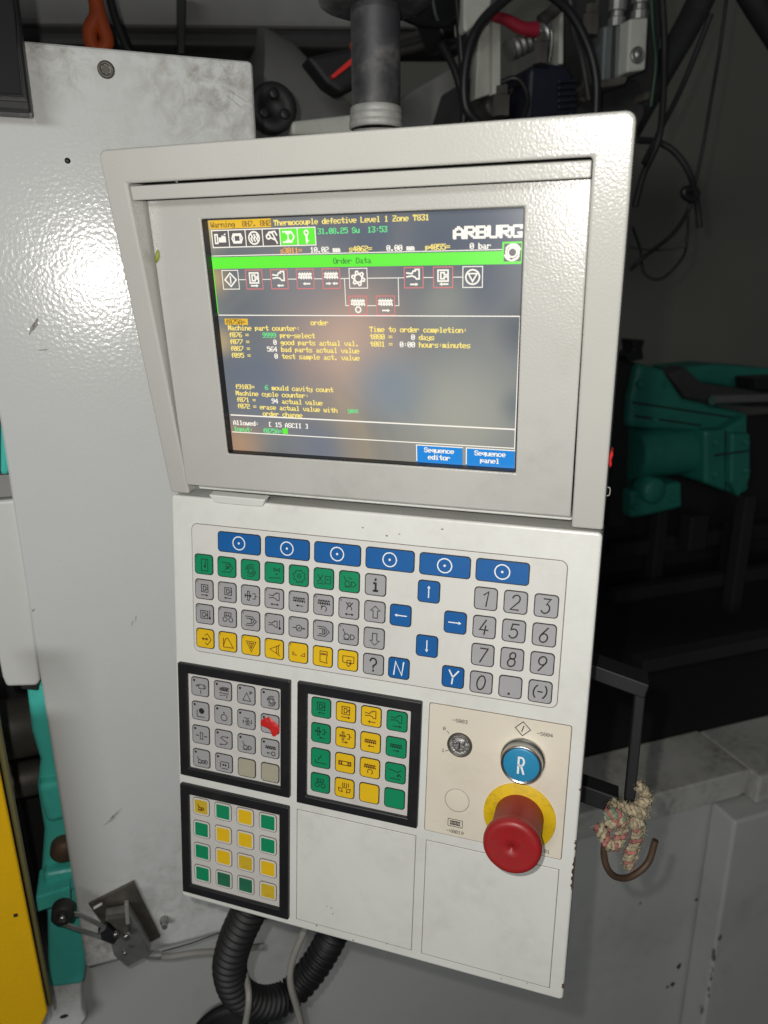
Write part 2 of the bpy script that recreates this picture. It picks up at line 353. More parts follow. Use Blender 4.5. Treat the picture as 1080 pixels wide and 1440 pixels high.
tagI = Ln((-.9, .7), (.2, .7), (.9, 0), (.2, -.7), (-.9, -.7)) + Ln((-.7, .4), (.1, .4), (.5, 0), (.1, -.4), (-.7, -.4))
person = C(0, .55, .32) + Ln((-.7, .9), (-.2, .25), (.2, .25), (.7, .9)) + Ar(0, -.35, .5, 0, 180) + Ln((-.5, -.35), (-.5, -.6)) + Ln((.5, -.35), (.5, -.6))
ICON = {
 'blueC': C(0, 0, .8) + Dt(0, 0, .14),
 'g0': Cl((-.5, .9), (.6, .9), (.6, -.9), (-.5, -.9)) + Ln((.2, .7), (.2, -.1)) + Dt(.1, -.2, .22), 'g1': Ln((-.9, .75), (.4, .75), (.9, 0), (.4, -.7), (-.9, -.7)) + arr(-.4, -.4, .3, .3) + C(.1, .2, .35), 'g2': spiral,
 'g3': Ln((-.1, .8), (.8, .3), (.8, .8), (-.1, .3), (-.1, .8)) + Dt(.3, -.1, .15) + Ln((-.9, -.75), (.9, -.6)), 'g4': gear + Dt(0, 0, .12), 'g5': Ln((-1, .6), (-.2, -.5)) + Ln((-1, -.5), (-.2, .6)) + Ln((-1, -.7), (0, -.7)) + Cl((.15, .5), (.95, .5), (.95, -.6), (.15, -.6)) + Dt(.55, 0, .14), 'g6': arm + Ln((-.2, .7), (.3, .5)),
 'r0': sub(mould, 0, .25, .7) + arr(-.6, -.8, .6, -.8), 'r1': sub(mould, .1, .25, .7) + arr(.6, -.8, -.6, -.8), 'r2': eject, 'r3': sub(nozzle, 0, .3, .9) + arr(0, -.8, .7, -.8) + arr(0, -.8, -.7, -.8), 'r4': sub(screw, 0, .4, .9) + arr(.6, -.5, -.5, -.5), 'r5': sub(screw, 0, .5, .9) + Ar(0, -.45, .4, -60, 200) + arr(-.25, -.2, -.45, .02, .25), 'r6': sub(person, 0, .3, .7) + arr(0, -.8, .7, -.8) + arr(0, -.8, -.7, -.8),
 's0': sub(mould, -.15, 0, .75) + sub(thermo, .8, 0, .8), 's1': sub(ecore, 0, .1, .9), 's2': tagI + Ln((-.1, .25), (.05, .25), (.05, -.25)), 's3': sub(nozzle, -.2, 0, .75) + sub(thermo, .8, 0, .8), 's4': Ln((-1, 0), (-.4, 0)) + C(0, 0, .45) + arr(-.2, -.2, .25, .15, .2) + arr(.45, 0, 1.05, 0, .25), 's5': tagI + Ln((-.15, .25), (-.15, -.25)) + Ln((.1, .25), (.1, -.25)), 's6': arm,
 'y0': Fl((-.7, 0), (-.35, .3), (-.35, .1), (.1, .1), (.1, .3), (.45, 0), (.1, -.3), (.1, -.1), (-.35, -.1), (-.35, -.3)) + Ln((-.1, .6), (.3, .9), (.95, 0), (.3, -.9), (-.1, -.6)), 'y1': Ln((-.8, .6), (-.8, -.8), (.9, -.8)) + Ln((-.8, -.6), (-.45, .5), (-.1, .7), (.2, .3), (.8, -.7)), 'y2': Cl((-.8, .7), (.8, .7), (0, -.9)) + Cl((-.4, .45), (.4, .45), (0, -.4)) + Ln((0, .4), (0, -.2)), 'y3': Cl((-.8, 0), (.6, .7), (.6, -.7)) + Ln((.3, .5), (.3, -.5)) + Ln((.6, .7), (.85, .9)) + Ln((.6, -.7), (.85, -.9)),
 'y4': Cl((-.95, .1), (-.95, -.35), (-.3, -.35)) + Cl((.95, .15), (.95, -.35), (.3, -.35)), 'y5': Cl((-.5, .9), (.6, .9), (.6, .2), (.5, -.2), (.6, -.85), (-.5, -.7)) + Ln((-.3, .55), (.4, .55)) + Ln((-.5, .4), (.6, .4)), 'y6': Cl((-.85, .7), (.85, .7), (.85, -.2), (.6, -.3), (-.6, -.3), (-.85, -.2)) + Cl((-.2, .1), (.4, .1), (.4, -.5), (0, -.85), (-.2, -.6)) + Fl((.1, -.2), (.4, -.2), (.15, -.6)),
 'up': Cl((0, .9), (.7, .25), (.32, .25), (.32, -.8), (-.32, -.8), (-.32, .25), (-.7, .25)), 'dn': Cl((0, -.9), (.7, -.25), (.32, -.25), (.32, .8), (-.32, .8), (-.32, -.25), (-.7, -.25)),
 'aU': arr(0, -.8, 0, .85, .3), 'aD': arr(0, .8, 0, -.85, .3), 'aL': arr(.85, 0, -.85, 0, .3), 'aR': arr(-.85, 0, .85, 0, .3),
 'm00': Cl((-.3, .55), (.6, .55), (.6, -.1), (-.3, -.1)) + Ln((-.8, .2), (-.3, .35)) + Ln((-.8, .2), (-.5, .5)) + Ar(.6, .22, .28, -70, 70) + Ln((0, -.4), (0, -.9)), 'm01': sub(screw, .1, .4, .75, .6) + Ln((-.3, .75), (.95, .75)) + Ln((-.7, -.2), (.9, -.2)) + Ln((-.6, -.6), (-.2, -.6)) + Ln((0, -.5), (.3, -.5)) + Ln((.6, -.4), (.6, -.9)), 'm02': Cl((-.65, -.75), (.65, -.75), (0, .55)) + Ln((.55, .35), (.55, .8), (.85, .75), (.8, .55), (.55, .55)), 'm03': sub(spiral, .15, -.1, .85),
 'm10': Dt(.1, .2, .5) + Ln((-.7, .3), (-.7, -.8), (.6, -.8)), 'm11': C(.05, -.2, .52) + Dt(.05, .62, .14), 'm12': C(.1, -.15, .3) + Dt(.1, -.15, .14) + Ln((-.5, .4), (.4, .4)) + arr(-.6, -.5, -.6, .1, .2) + arr(.75, .2, .75, -.5, .2) + Ln((-.2, -.65), (.5, -.65)), 'm13': sub(arm, 0, 0, .6),
 'm20': Cl((-.22, .55), (.22, .55), (.22, -.55), (-.22, -.55)) + arr(-1, 0, -.45, 0, .22) + arr(1, 0, .45, 0, .22), 'm21': Ln((.5, .6), (-.3, .6), (-.6, .3), (.6, -.3), (.2, -.7), (-.6, -.7)) + Dt(.6, .6, .15) + Dt(-.6, -.75, .15), 'm22': sub(arm, 0, -.2, .85), 'm23': sub(screw, 0, .35, .85, .6) + arr(-.1, -.6, -.7, -.6, .25) + C(.45, -.6, .32),
 'm30': sub(arm, -.15, -.2, .7) + C(.65, -.35, .3) + Ln((.65, -.35), (.65, -.1)), 'm31': Ln((-.6, .35), (.7, .35)) + arr(.75, .3, .75, -.6, .2) + arr(-.7, -.6, -.7, .2, .2) + Ln((-.4, -.75), (.5, -.75)) + Dt(-.2, -.15, .18) + Dt(.2, -.15, .18),
 'n00': sub(mould, 0, .25, .7) + arr(.5, -.75, -.5, -.75), 'n01': sub(mould, 0, .25, .7) + arr(-.6, -.75, .7, -.75), 'n02': sub(nozzle, 0, .25, .85) + arr(.6, -.75, -.5, -.75), 'n03': sub(nozzle, 0, .25, .85) + arr(-.5, -.75, .7, -.75), 'n10': sub(eject, 0, .25, .85) + arr(.5, -.65, -.3, -.65), 'n11': sub(eject, 0, .25, .85) + arr(-.5, -.65, .4, -.65), 'n12': sub(screw, 0, .2, .8, .7) + arr(.5, -.5, -.4, -.5), 'n13': sub(screw, 0, .2, .8, .7) + arr(-.4, -.5, .5, -.5),
 'n20': Fl((-.2, .05), (.2, .75), (.05, .1)) + Ln((-.2, .05), (-.35, -.3)) + Ln((-.8, -.3), (-.7, -.7), (.9, -.7)), 'n21': Cl((-.9, .28), (.9, .28), (.9, -.28), (-.9, -.28)) + Ln((-.45, .28), (-.45, -.28)) + Ln((.45, .28), (.45, -.28)) + C(-.68, 0, .18) + C(.68, 0, .18), 'n22': sub(screw, 0, .3, .8, .7) + Ar(.05, -.5, .36, -60, 220), 'n23': Ln((-.8, .5), (.3, .2), (.8, .5)) + Ln((.5, 0), (.8, -.4)) + Dt(.4, -.3, .18) + Ln((-.7, -.8), (.7, -.8)), 'n30': sub(ecore, 0, .0, .8), 'n31': Ln((-.25, .8), (-.25, .1), (.3, .1), (.3, .8)) + Ln((0, .8), (0, .3)) + Ln((.6, .8), (.6, .3)) + Cl((-.9, 0), (-.4, -.1), (-.3, -.6), (-.8, -.5)) + Cl((.9, 0), (.4, -.1), (.3, -.6), (.8, -.5)),
}
ITAL = 0.18
DIG = {'1': [[(-.35, .5), (.25, .95), (.25, -.95)]], '2': [cpts(0, .4, .55, 165, -30, 10) + [(-.55, -.95), (.6, -.95)]], '3': [[(-.5, .9), (.45, .9), (0, .2)] + cpts(-.02, -.35, .58, 80, -150, 10)], '4': [[(.1, .95), (-.6, -.35), (.65, -.35)], [(.2, .2), (.2, -.95)]],
 '5': [[(.55, .9), (-.35, .9), (-.45, .15)] + cpts(0, -.32, .6, 120, -150, 11)], '6': [[(.35, .95), (-.35, .1)] + cpts(0, -.38, .56, 150, 510, 14)], '7': [[(-.5, .9), (.6, .9), (-.2, -.95)]], '8': [cpts(0, .47, .43, 0, 360, 14), cpts(0, -.42, .54, 0, 360, 14)], '9': [cpts(0, .38, .56, -30, 330, 14) + [(.5, .1), (-.3, -.95)]],
 '0': [[(x * .6, z * .95) for x, z in cpts(0, 0, 1, 0, 360, 18)]], '.': [[(-.08, -.85), (.08, -.85)], [(-.08, -.95), (.08, -.95)]], '(-)': [cpts(.1, 0, 1.05, 130, 230, 8), cpts(-.1, 0, 1.05, -50, 50, 8), [(-.3, 0), (.3, 0)]], 'N': [[(-.55, -.9), (-.55, .9), (.55, -.9), (.55, .9)]], 'Y': [[(-.6, .9), (0, 0), (.6, .9)], [(0, 0), (0, -.9)]],
 'R': [[(-.5, -.95), (-.5, .95), (.1, .95)] + cpts(.05, .48, .47, 80, -80, 8) + [(-.5, 0)], [(0, 0), (.55, -.95)]], '?': [cpts(0, .42, .5, 170, -50, 10) + [(0, -.2), (0, -.45)], [(0, -.8), (0, -.95)]], 'i': [[(-.3, .25), (.08, .25), (.08, -.85)], [(-.35, -.85), (.45, -.85)], [(0, .7), (.08, .85)]]}
def icon_mesh(name, ic, k, wd, m, y=-0.00012, dx=0, dz=0, extra=None):
    mb = MB()
    for t, p in ic:
        q = [(dx + a * k, dz + b * k) for a, b in p]
        if t == 'f': mb.flat(q, y)
        else: mb.stroke(q, wd, y, t == 'c')
    if extra: extra(mb)
    return mb
def glyph(mb, ch, kx, kz, wd, y, slant=ITAL, dx=0, dz=0):
    for p in DIG[ch]:
        closed = len(p) > 3 and (Vector(p[0]) - Vector(p[-1])).length < 0.01
        q = [(dx + (a + b * slant) * kx, dz + b * kz) for a, b in p]
        mb.stroke(q[:-1] if closed else q, wd, y, closed)
    return mb

# ================================================================== SETTING
D0, D1 = 0.68, 0.735                                       # machine cover and machine base depths
rw = MB().box((-3.0, 2.35, -0.2), (4.5, 2.45, 4.0)); single(rw, 'rear_wall', M_wall, '', '', kind='structure')

# machine cover: large white sheet behind the panel
cv = thing('machine_cover', 'large white textured sheet metal cover of the machine behind the control panel', 'machine cover', (0, D0, 0.812))
MB().box((-0.1035, D0, 0.812), (0.1235, D0 + 0.028, 1.680)).build('sheet', M_cover, cv, None, 0.004, 3)
MB().box((-0.46, D0, 1.40), (-0.1040, D0 + 0.028, 1.677)).build('side_sheet', M_cover, cv, None, 0.003, 3)
p = wl(149, 98, D0)
fac = Matrix.Rotation(R(90), 4, 'X')                       # lathe axis -> out of the sheet
sb = MB().lathe([(0.0064, -0.001), (0.0064, 0.0008), (0.0055, 0.0016), (0.0036, 0.0016), (0.0036, -0.0002)], T(*p) @ fac, 24).lathe([(0.0036, 0.0003), (0.0001, 0.0003)], T(*p) @ fac, 6, smooth=False)
sb.build('screw', M_dsteel, cv)
p = wl(95, 226, D0); MB().lathe([(0.0022, -0.0005), (0.0022, 0.0004), (0.0001, 0.0004)], T(*p) @ fac, 14).build('plug', M_black, cv)
p = wl(231, 1298, D0 - 0.006); MB().lathe([(0.0045, -0.008), (0.0045, 0.0), (0.003, 0.003), (0.003, 0.006), (0.0001, 0.006)], T(*p) @ fac, 8, smooth=False).build('bolt', M_zinc, cv)
for (px, py, ln, wd, an, n) in ((398 / 2.571, 940 + 552 / 2.571, 0.018, 0.0016, 25, 3), (186, 876, 0.007, 0.001, 70, 2), (47, 858, 0.004, 0.0016, 40, 1), (45, 462, 0.012, 0.003, 60, 2), (62, 492, 0.010, 0.0012, 5, 1), (328, 142, 0.02, 0.0008, -35, 2)):
    mb = MB(); q = wl(px, py, D0)
    for k in range(n):
        pts = []
        for j in range(9):
            t = j / 8 - 0.5; ww = wd * (0.3 + random.random() * 0.7) * (1 - (2 * t) ** 2 + 0.1)
            pts.append((t * ln, ww))
        ca, sa = math.cos(R(an + k * 6)), math.sin(R(an + k * 6)); ox, oz = k * 0.0035, k * 0.004
        out = [(q.x + ox + x * ca - (zz / 2) * sa, q.z + oz + x * sa + (zz / 2) * ca) for x, zz in pts] + [(q.x + ox + x * ca + (zz / 2) * sa, q.z + oz + x * sa - (zz / 2) * ca) for x, zz in reversed(pts)]
        mb.flat(out, D0 - 0.0003)
    mb.build('scratch', M_scr, cv)

# smoked guard corner, top left
gd = thing('smoked_guard', 'black smoked guard window corner in front of the white cover', 'guard', (-0.25, D0, 1.62))
a = wl(45, 160, D0 - 0.02)
MB().box((-0.5, D0 - 0.022, a.z), (a.x, D0 - 0.001, 1.95)).build('frame', M_black, gd, None, 0.002, 2)
b = wl(18, 60, D0 - 0.03)
MB().prism([(-0.5, a.z + 0.010), (a.x - 0.004, a.z + 0.010), (b.x + 0.004, a.z + 0.065), (b.x - 0.004, 1.95), (-0.5, 1.95)], D0 - 0.030, D0 - 0.0225).build('window', M_glass, gd, None, 0.001, 2)
MB().box((-0.5, D0 - 0.025, a.z + 0.0015), (a.x - 0.001, D0 - 0.0225, a.z + 0.007)).build('rubber_edge', M_blackmat, gd, None, 0.0008, 2)

# machine base with ledge
bs = thing('machine_bed', 'grey painted machine base below with dusty ledge and dark recess above', 'machine base', (0.4, D1, 0.0))
lb = wl(944, 1147, D1 - 0.012); lt = wl(944, 1112, D1 - 0.012)
zlip0, zlip1 = lb.z, lt.z
MB().box((-0.15, D1, 0.0), (1.6, D1 + 0.02, zlip0 + 0.01)).build('front_panel', M_base, bs)
MB().box((-0.085, D1 - 0.006, zlip0 + 0.011), (0.42, D1 + 0.016, 1.05)).build('upper_panel', M_base, bs, None, 0.002, 2)
le = wl(1052, 1100, D1 - 0.012)
MB().prism([(0.425, zlip0), (le.x - 0.012, zlip0), (le.x, zlip0 + 0.012), (le.x, zlip1), (0.425, zlip1)], D1 - 0.012, D1 + 0.10).build('ledge', M_ledge, bs, None, 0.003, 3)
MB().box((le.x + 0.002, D1 - 0.03, zlip0 - 0.004), (1.7, D1 + 0.0985, zlip1 - 0.001)).build('ledge', M_ledge, bs, None, 0.004, 3)
pe = wl(1015, 1275, D1 - 0.05)
pl = MB().prism([(pe.x, 0.0), (1.7, 0.0), (1.7, zlip0 - 0.005), (pe.x, zlip0 - 0.005)], D1 - 0.05, D1 - 0.002)
pl.build('corner_post', M_base, bs, None, 0.005, 3)
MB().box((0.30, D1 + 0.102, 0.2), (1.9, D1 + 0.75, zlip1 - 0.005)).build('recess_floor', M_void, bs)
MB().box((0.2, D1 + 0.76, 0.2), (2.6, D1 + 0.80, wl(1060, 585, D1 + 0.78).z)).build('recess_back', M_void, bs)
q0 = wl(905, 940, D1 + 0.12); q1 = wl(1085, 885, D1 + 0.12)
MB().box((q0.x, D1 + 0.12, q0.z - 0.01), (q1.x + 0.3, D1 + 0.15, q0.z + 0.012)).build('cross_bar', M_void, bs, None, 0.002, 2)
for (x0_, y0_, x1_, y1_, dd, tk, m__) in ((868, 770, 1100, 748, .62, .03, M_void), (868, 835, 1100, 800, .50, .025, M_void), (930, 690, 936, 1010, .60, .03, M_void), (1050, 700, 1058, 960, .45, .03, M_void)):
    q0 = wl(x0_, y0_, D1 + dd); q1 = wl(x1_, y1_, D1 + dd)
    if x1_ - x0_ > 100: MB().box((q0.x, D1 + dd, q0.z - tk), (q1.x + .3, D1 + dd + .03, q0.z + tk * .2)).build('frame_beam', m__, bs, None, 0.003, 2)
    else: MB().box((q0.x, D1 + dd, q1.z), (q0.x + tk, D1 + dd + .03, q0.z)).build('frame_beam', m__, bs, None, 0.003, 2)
for (px, py, r) in ((955, 1358, 0.006), (938, 1388, 0.004), (946, 1384, 0.005), (979, 1265, 0.003), (900, 1270, 0.002)):
    q = wl(px, py, D1)
    MB().flat([(q.x + r * (0.5 + 0.7 * random.random()) * math.cos(t * 0.7), q.z + r * (0.6 + 0.8 * random.random()) * math.sin(t * 0.7)) for t in range(9)], D1 - 0.0004).build('paint_chip', M_ink, bs)
for k in range(16):
    py_ = 1318 + random.random() ** 1.4 * 105; q = wl(1046 - (py_ - 1112) * 0.198 + random.uniform(1, 9), py_, D1 - 0.05); r = 0.0008 + 0.0045 * random.random() ** 3
    MB().flat([(q.x + r * (0.3 + random.random()) * math.cos(t * 0.7), q.z + random.uniform(1.2, 2.6) * r * math.sin(t * 0.7)) for t in range(9)], D1 - 0.0504).build('paint_chip', random.choice([M_rust, M_line, M_ink]), bs)

# ================================================================== LEFT SIDE THINGS
c0 = wl(14, 703, D0 + 0.004); c1 = wl(58, 957, D0 + 0.004); c2 = wl(9, 966, D0 + 0.004)
st = thing('side_trim', 'narrow white vertical trim strip at left edge of the white cover', 'trim strip', (c1.x - 0.02, D0, c1.z))
MB().prism([(c1.x - 0.001, c1.z), (c1.x - 0.004, c1.z - 0.005), (c2.x, c2.z), (c2.x - 0.002, c2.z + 0.01), (c2.x - 0.004, c0.z), (c0.x + 0.006, c0.z), (c0.x + 0.006, c0.z - 0.01)], D0 + 0.004, D0 + 0.02).build('strip', M_trim, st, None, 0.003, 3)
g0 = wl(4, 668, D0 + 0.006)
MB().box((c2.x - 0.004, D0 + 0.006, c0.z + 0.002), (c0.x + 0.005, D0 + 0.02, g0.z)).build('grey_block', M_mid, st, None, 0.001, 2)
MB().prism([(c1.x - 0.002, c1.z - 0.001), (c1.x - 0.004, c1.z - 0.011), (c2.x + 0.012, c2.z - 0.006), (c2.x + 0.010, c2.z + 0.0)], D0 + 0.006, D0 + 0.018).build('rubber_lip', M_blackmat, st, None, 0.001, 2)

tl = thing('machine_casting', 'glossy teal painted machine casting seen in the gap beside the white cover', 'machine casting', tuple(wl(90, 1400, D0 + 0.06)))
DC = D0 + 0.022
def wp(*pp, D=DC): return [(wl(x, y, D).x, wl(x, y, D).z) for x, y in pp]
MB().prism(wp((36, 960), (80, 960), (125, 1330), (118, 1385), (68, 1392), (66, 1290), (58, 1225), (62, 1170), (52, 1110), (56, 1070), (44, 1030)), DC, DC + 0.09).build('body', M_teal, tl, None, 0.006, 3)
MB().prism(wp((52, 1105), (100, 1098), (104, 1150), (66, 1160), (58, 1135), D=DC - 0.012), DC - 0.012, DC + 0.01).build('rib', M_teal, tl, None, 0.006, 3)
MB().prism(wp((60, 1230), (108, 1222), (110, 1252), (64, 1262), D=DC - 0.015), DC - 0.015, DC + 0.01).build('rib', M_teal, tl, None, 0.005, 3)
MB().prism(wp((50, 1262), (98, 1248), (99, 1268), (51, 1284), D=DC - 0.03), DC - 0.03, DC + 0.01).build('bracket', M_teal, tl, None, 0.002, 2)
MB().prism(wp((0, 570), (12, 570), (12, 668), (0, 668), D=DC - 0.02) , DC - 0.02, DC + 0.03).build('upper_block', M_teal, tl, None, 0.003, 2)
q = wl(90, 1192, DC - 0.004); MB().lathe([(0.013, -0.01), (0.013, 0.006), (0.009, 0.011), (0.0001, 0.012)], T(*q) @ fac, 24).build('cap', M_rust, tl)
sh = thing('tie_bar', 'oily dark steel tie bar behind the teal casting', 'shaft', tuple(wl(30, 1080, D0 + 0.16)))
for (y0, y1, dd, m_) in ((1000, 1075, 0.16, M_oily), (1092, 1135, 0.19, M_oily)):
    a = wl(-60, (y0 + y1) / 2, D0 + dd); r = (wl(30, y0, D0 + dd).z - wl(30, y1, D0 + dd).z) / 2
    MB().lathe([(r, 0), (r, 0.09), (r * 0.9, 0.092), (r * 0.9, 0.22)], T(*a) @ Matrix.Rotation(R(90), 4, 'Y'), 28, cap0=True, cap1=True).build('bar', m_, sh)
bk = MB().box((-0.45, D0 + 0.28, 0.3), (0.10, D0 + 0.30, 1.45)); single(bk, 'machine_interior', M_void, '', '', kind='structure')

DY = 0.60
yg = thing('yellow_guard', 'bright yellow painted guard sheet at lower left with a small square hole', 'guard', tuple(wl(20, 1440, DY)))
ye = [wl(-10, 1038, DY), wl(67, 1424, DY), wl(60, 1500, DY)]
MB().prism([(ye[0].x, ye[0].z), (ye[1].x, ye[1].z), (ye[1].x - 0.006, ye[1].z - 0.012), (ye[2].x - 0.06, ye[2].z), (-0.5, ye[2].z), (-0.5, ye[0].z + 0.02)], DY, DY + 0.004).build('sheet', M_yguard, yg, None, 0.0018, 3)
gx = [(ye[0].x + 0.0005, ye[0].z), (ye[1].x + 0.0005, ye[1].z), (ye[1].x + 0.0035, ye[1].z), (ye[0].x + 0.0055, ye[0].z), (ye[0].x + 0.0065, ye[0].z + 0.06), (ye[0].x - 0.02, ye[0].z + 0.06)]
MB().prism(gx, DY + 0.005, DY + 0.012).build('flange', M_olive, yg, None, 0.001, 2)
q = wl(22, 1287, DY); MB().box((q.x - 0.0017, DY - 0.0003, q.z - 0.0017), (q.x + 0.0017, DY + 0.001, q.z + 0.0017)).build('square_hole', M_ink, yg)

DF = D0 + 0.03
ft = thing('mounting_foot', 'chipped white mounting foot with bolt hole under the teal casting', 'bracket', tuple(wl(95, 1440, DF)))
MB().prism(wp((68, 1388), (114, 1366), (116, 1420), (122, 1432), (112, 1446), (58, 1490), (50, 1470), (66, 1440), D=DF), DF, DF + 0.03).build('plate', M_cover, ft, None, 0.003, 3)
q = wl(90, 1429, DF); MB().lathe([(0.0045, -0.0003), (0.0001, -0.0003)], T(*q) @ fac @ Matrix.Scale(0.6, 4, (0, 1, 0)) @ T(0, 0, 0.0006), 16).build('bolt_hole', M_ink, ft)

# limit switch with roller lever
DS = D0 - 0.012
sw = thing('limit_switch', 'grey limit switch with slotted roller lever on a dark steel plate', 'limit switch', tuple(wl(185, 1350, DS)))
MB().prism(wp((124, 1272), (188, 1240), (226, 1318), (175, 1345), D=D0 - 0.004), D0 - 0.004, D0 - 0.001).build('mounting_plate', M_dsteel, sw, None, 0.0008, 2)
MB().prism(wp((131, 1276), (143, 1269), (144, 1272), (132, 1279), D=D0 - 0.0046), D0 - 0.0046, D0 - 0.0043).build('slot', M_white, sw)
MB().prism(wp((148, 1295), (183, 1288), (208, 1330), (213, 1343), (178, 1361), (160, 1345), D=DS - 0.012), DS - 0.012, DS + 0.006).build('body', M_zinc, sw, None, 0.002, 2)
MB().prism(wp((137, 1312), (150, 1303), (168, 1318), (160, 1330), (140, 1322), D=DS - 0.022), DS - 0.022, DS - 0.0125).build('lever_hub', M_black, sw, None, 0.002, 2)
MB().prism(wp((148, 1292), (178, 1288), (184, 1316), (172, 1322), (163, 1308), D=DS - 0.018), DS - 0.018, DS - 0.0125).build('head', M_dsteel, sw, None, 0.0015, 2)
for (px, py, r_) in ((163, 1315, .0028), (178, 1318, .0036), (176, 1340, .002)):
    q = wl(px, py, DS - 0.0225); MB().lathe([(r_, -0.003), (r_, 0.0008), (r_ * .7, 0.0015), (0.0001, 0.0015)], T(*q) @ fac, 12).build('screw', M_steel, sw)
mb = MB(); mb.prism(wp((175, 1272), (181, 1271), (183, 1300), (177, 1301), D=DS - 0.02), DS - 0.02, DS - 0.014); mb.build('pin', M_mid, sw, None, 0.001, 2)
A = [wl(83, 1284, DS - 0.022), wl(112, 1287, DS - 0.022), wl(146, 1304, DS - 0.022), wl(140, 1318, DS - 0.022), wl(108, 1307, DS - 0.022), wl(80, 1297, DS - 0.022)]
mb = MB()
for i0, i1, t in ((0, 2, 0), (5, 3, 0)):
    pass
mb.stroke([(A[0].x, A[0].z), (A[1].x, A[1].z), (A[2].x, A[2].z), (A[3].x, A[3].z), (A[4].x, A[4].z), (A[5].x, A[5].z)], 0.0038, DS - 0.022, True)
lev = mb.build('lever', M_zinc, sw)
so = lev.modifiers.new('s', 'SOLIDIFY'); so.thickness = 0.002; so.offset = -1
q = wl(88, 1287, DS - 0.022); MB().lathe([(0.0105, -0.010), (0.0105, 0.003), (0.009, 0.004), (0.004, 0.004), (0.0035, 0.002)], T(q.x, q.y + 0.001, q.z) @ fac, 28).build('roller', M_blackmat, sw)
MB().lathe([(0.0032, -0.004), (0.0032, 0.006), (0.0022, 0.0066), (0.0001, 0.0066)], T(q.x, q.y, q.z) @ fac, 14).build('roller_pin', M_steel, sw)
q = wl(207, 1340, DS)
MB().tube([wl(206, 1342, DS - 0.004), wl(216, 1343, DS - 0.004), wl(226, 1343, DS - 0.004)], 0.0042, 10).build('cable_gland', M_zinc, sw)
single(MB().tube([wl(222, 1344, DS - 0.004), wl(240, 1345, DS - 0.004), wl(275, 1340, DS - 0.004), wl(320, 1337, DS - 0.002), wl(372, 1330, DS + 0.0)], 0.0034, 10), 'cable', M_cable, 'short grey cable running right from the limit switch to the hose', 'cable', 'grey cables under the panel')
single(MB().tube([wl(228, 1338, D0 - 0.002), wl(270, 1326, D0 - 0.002), wl(306, 1313, D0 - 0.002), wl(380, 1290, D0 - 0.002)], 0.0007, 6), 'wire', M_blackmat, 'thin dark wire just above the grey switch cable', 'wire')

# corrugated hose, cables, bucket
HD = 0.60
hp = [wl(x, y, dd) for x, y, dd in ((368, 1225, 0.535), (352, 1275, 0.55), (332, 1320, 0.56), (323, 1362, 0.57), (336, 1397, 0.58), (368, 1411, 0.59), (405, 1400, 0.60), (440, 1362, 0.60), (466, 1318, 0.60), (485, 1270, 0.59), (492, 1230, 0.58))]
nsub = 44
hs = MB().tube(hp, lambda t, i: 0.0148 + 0.0019 * math.cos(i * 2 * math.pi / 9), 22, sub=nsub, smooth=True)
single(hs, 'corrugated_hose', M_hose, 'black corrugated hose looping below the control panel', 'hose')
single(MB().tube([wl(330, 1300, 0.585), wl(333, 1340, 0.58), wl(345, 1370, 0.57), wl(350, 1405, 0.55), wl(344, 1450, 0.55), wl(340, 1500, 0.55)], 0.0031, 10), 'cable', M_cable, 'thin grey cable hanging in front of the hose loop', 'cable', 'grey cables under the panel')
single(MB().tube([wl(437, 1290, 0.565), wl(424, 1318, 0.565), wl(410, 1355, 0.565), (wl(409, 1385, 0.565)), wl(420, 1425, 0.565), wl(432, 1480, 0.565)], 0.0035, 10), 'cable', M_cable, 'grey cable hanging from the panel right of the hose loop', 'cable', 'grey cables under the panel')
bc = thing('bucket', 'black round bucket rim at the bottom of the picture below the hose', 'bucket', tuple(wl(322, 1500, 0.68)))
q = wl(322, 1462, 0.68)
MB().lathe([(0.040, -0.10), (0.046, -0.01), (0.0455, 0.0), (0.042, -0.012), (0.036, -0.10)], T(*q), 40, cap0=True).build('body', M_blackmat, bc)
MB().lathe([(0.0462, -0.008), (0.0485, -0.006), (0.0485, 0.0), (0.0462, 0.002)], T(*q), 40).build('rim', M_black, bc)

# ================================================================== BACKGROUND: right and top
# green clamp unit behind, right
DG = 1.25
gu = thing('clamp_unit', 'dark green cast machine unit in the shadowed recess at right', 'machine unit', tuple(wl(960, 740, DG)))
def gp(*pp, D=DG): return [(wl(x, y, D).x, wl(x, y, D).z) for x, y in pp]
MB().prism(gp((900, 510), (935, 520), (962, 560), (1055, 582), (1052, 612), (885, 602), (888, 560)), DG, DG + 0.15).build('body', M_green, gu, None, 0.012, 3)
a = wl(884, 638, DG + 0.04); b = wl(1000, 635, DG + 0.04); r = 0.055
MB().lathe([(r, 0), (r, (b - a).x), (r * 1.02, (b - a).x + .005)], T(*a) @ Matrix.Rotation(R(90), 4, 'Y'), 32, cap0=True, cap1=True).build('cylinder', M_green, gu)
MB().prism(gp((992, 606), (1020, 604), (1052, 585), (1054, 690), (1040, 697), (1018, 690), (992, 680), D=DG - 0.03), DG - 0.03, DG + 0.12).build('flange', M_green, gu, None, 0.008, 3)
MB().prism(gp((1030, 610), (1056, 610), (1056, 672), (1040, 700), (1028, 680), D=DG - 0.05), DG - 0.05, DG - 0.029).build('flange_cap', M_green, gu, None, 0.006, 3)
MB().prism(gp((884, 690), (955, 676), (956, 712), (915, 722), (884, 728)), DG - 0.01, DG + 0.12).build('foot', M_green, gu, None, 0.008, 3)
q = wl(918, 690, DG - 0.02); MB().lathe([(0.028, -0.03), (0.028, 0.006), (0.022, 0.012), (0.0001, 0.012)], T(*q) @ fac, 24).build('boss', M_green, gu)
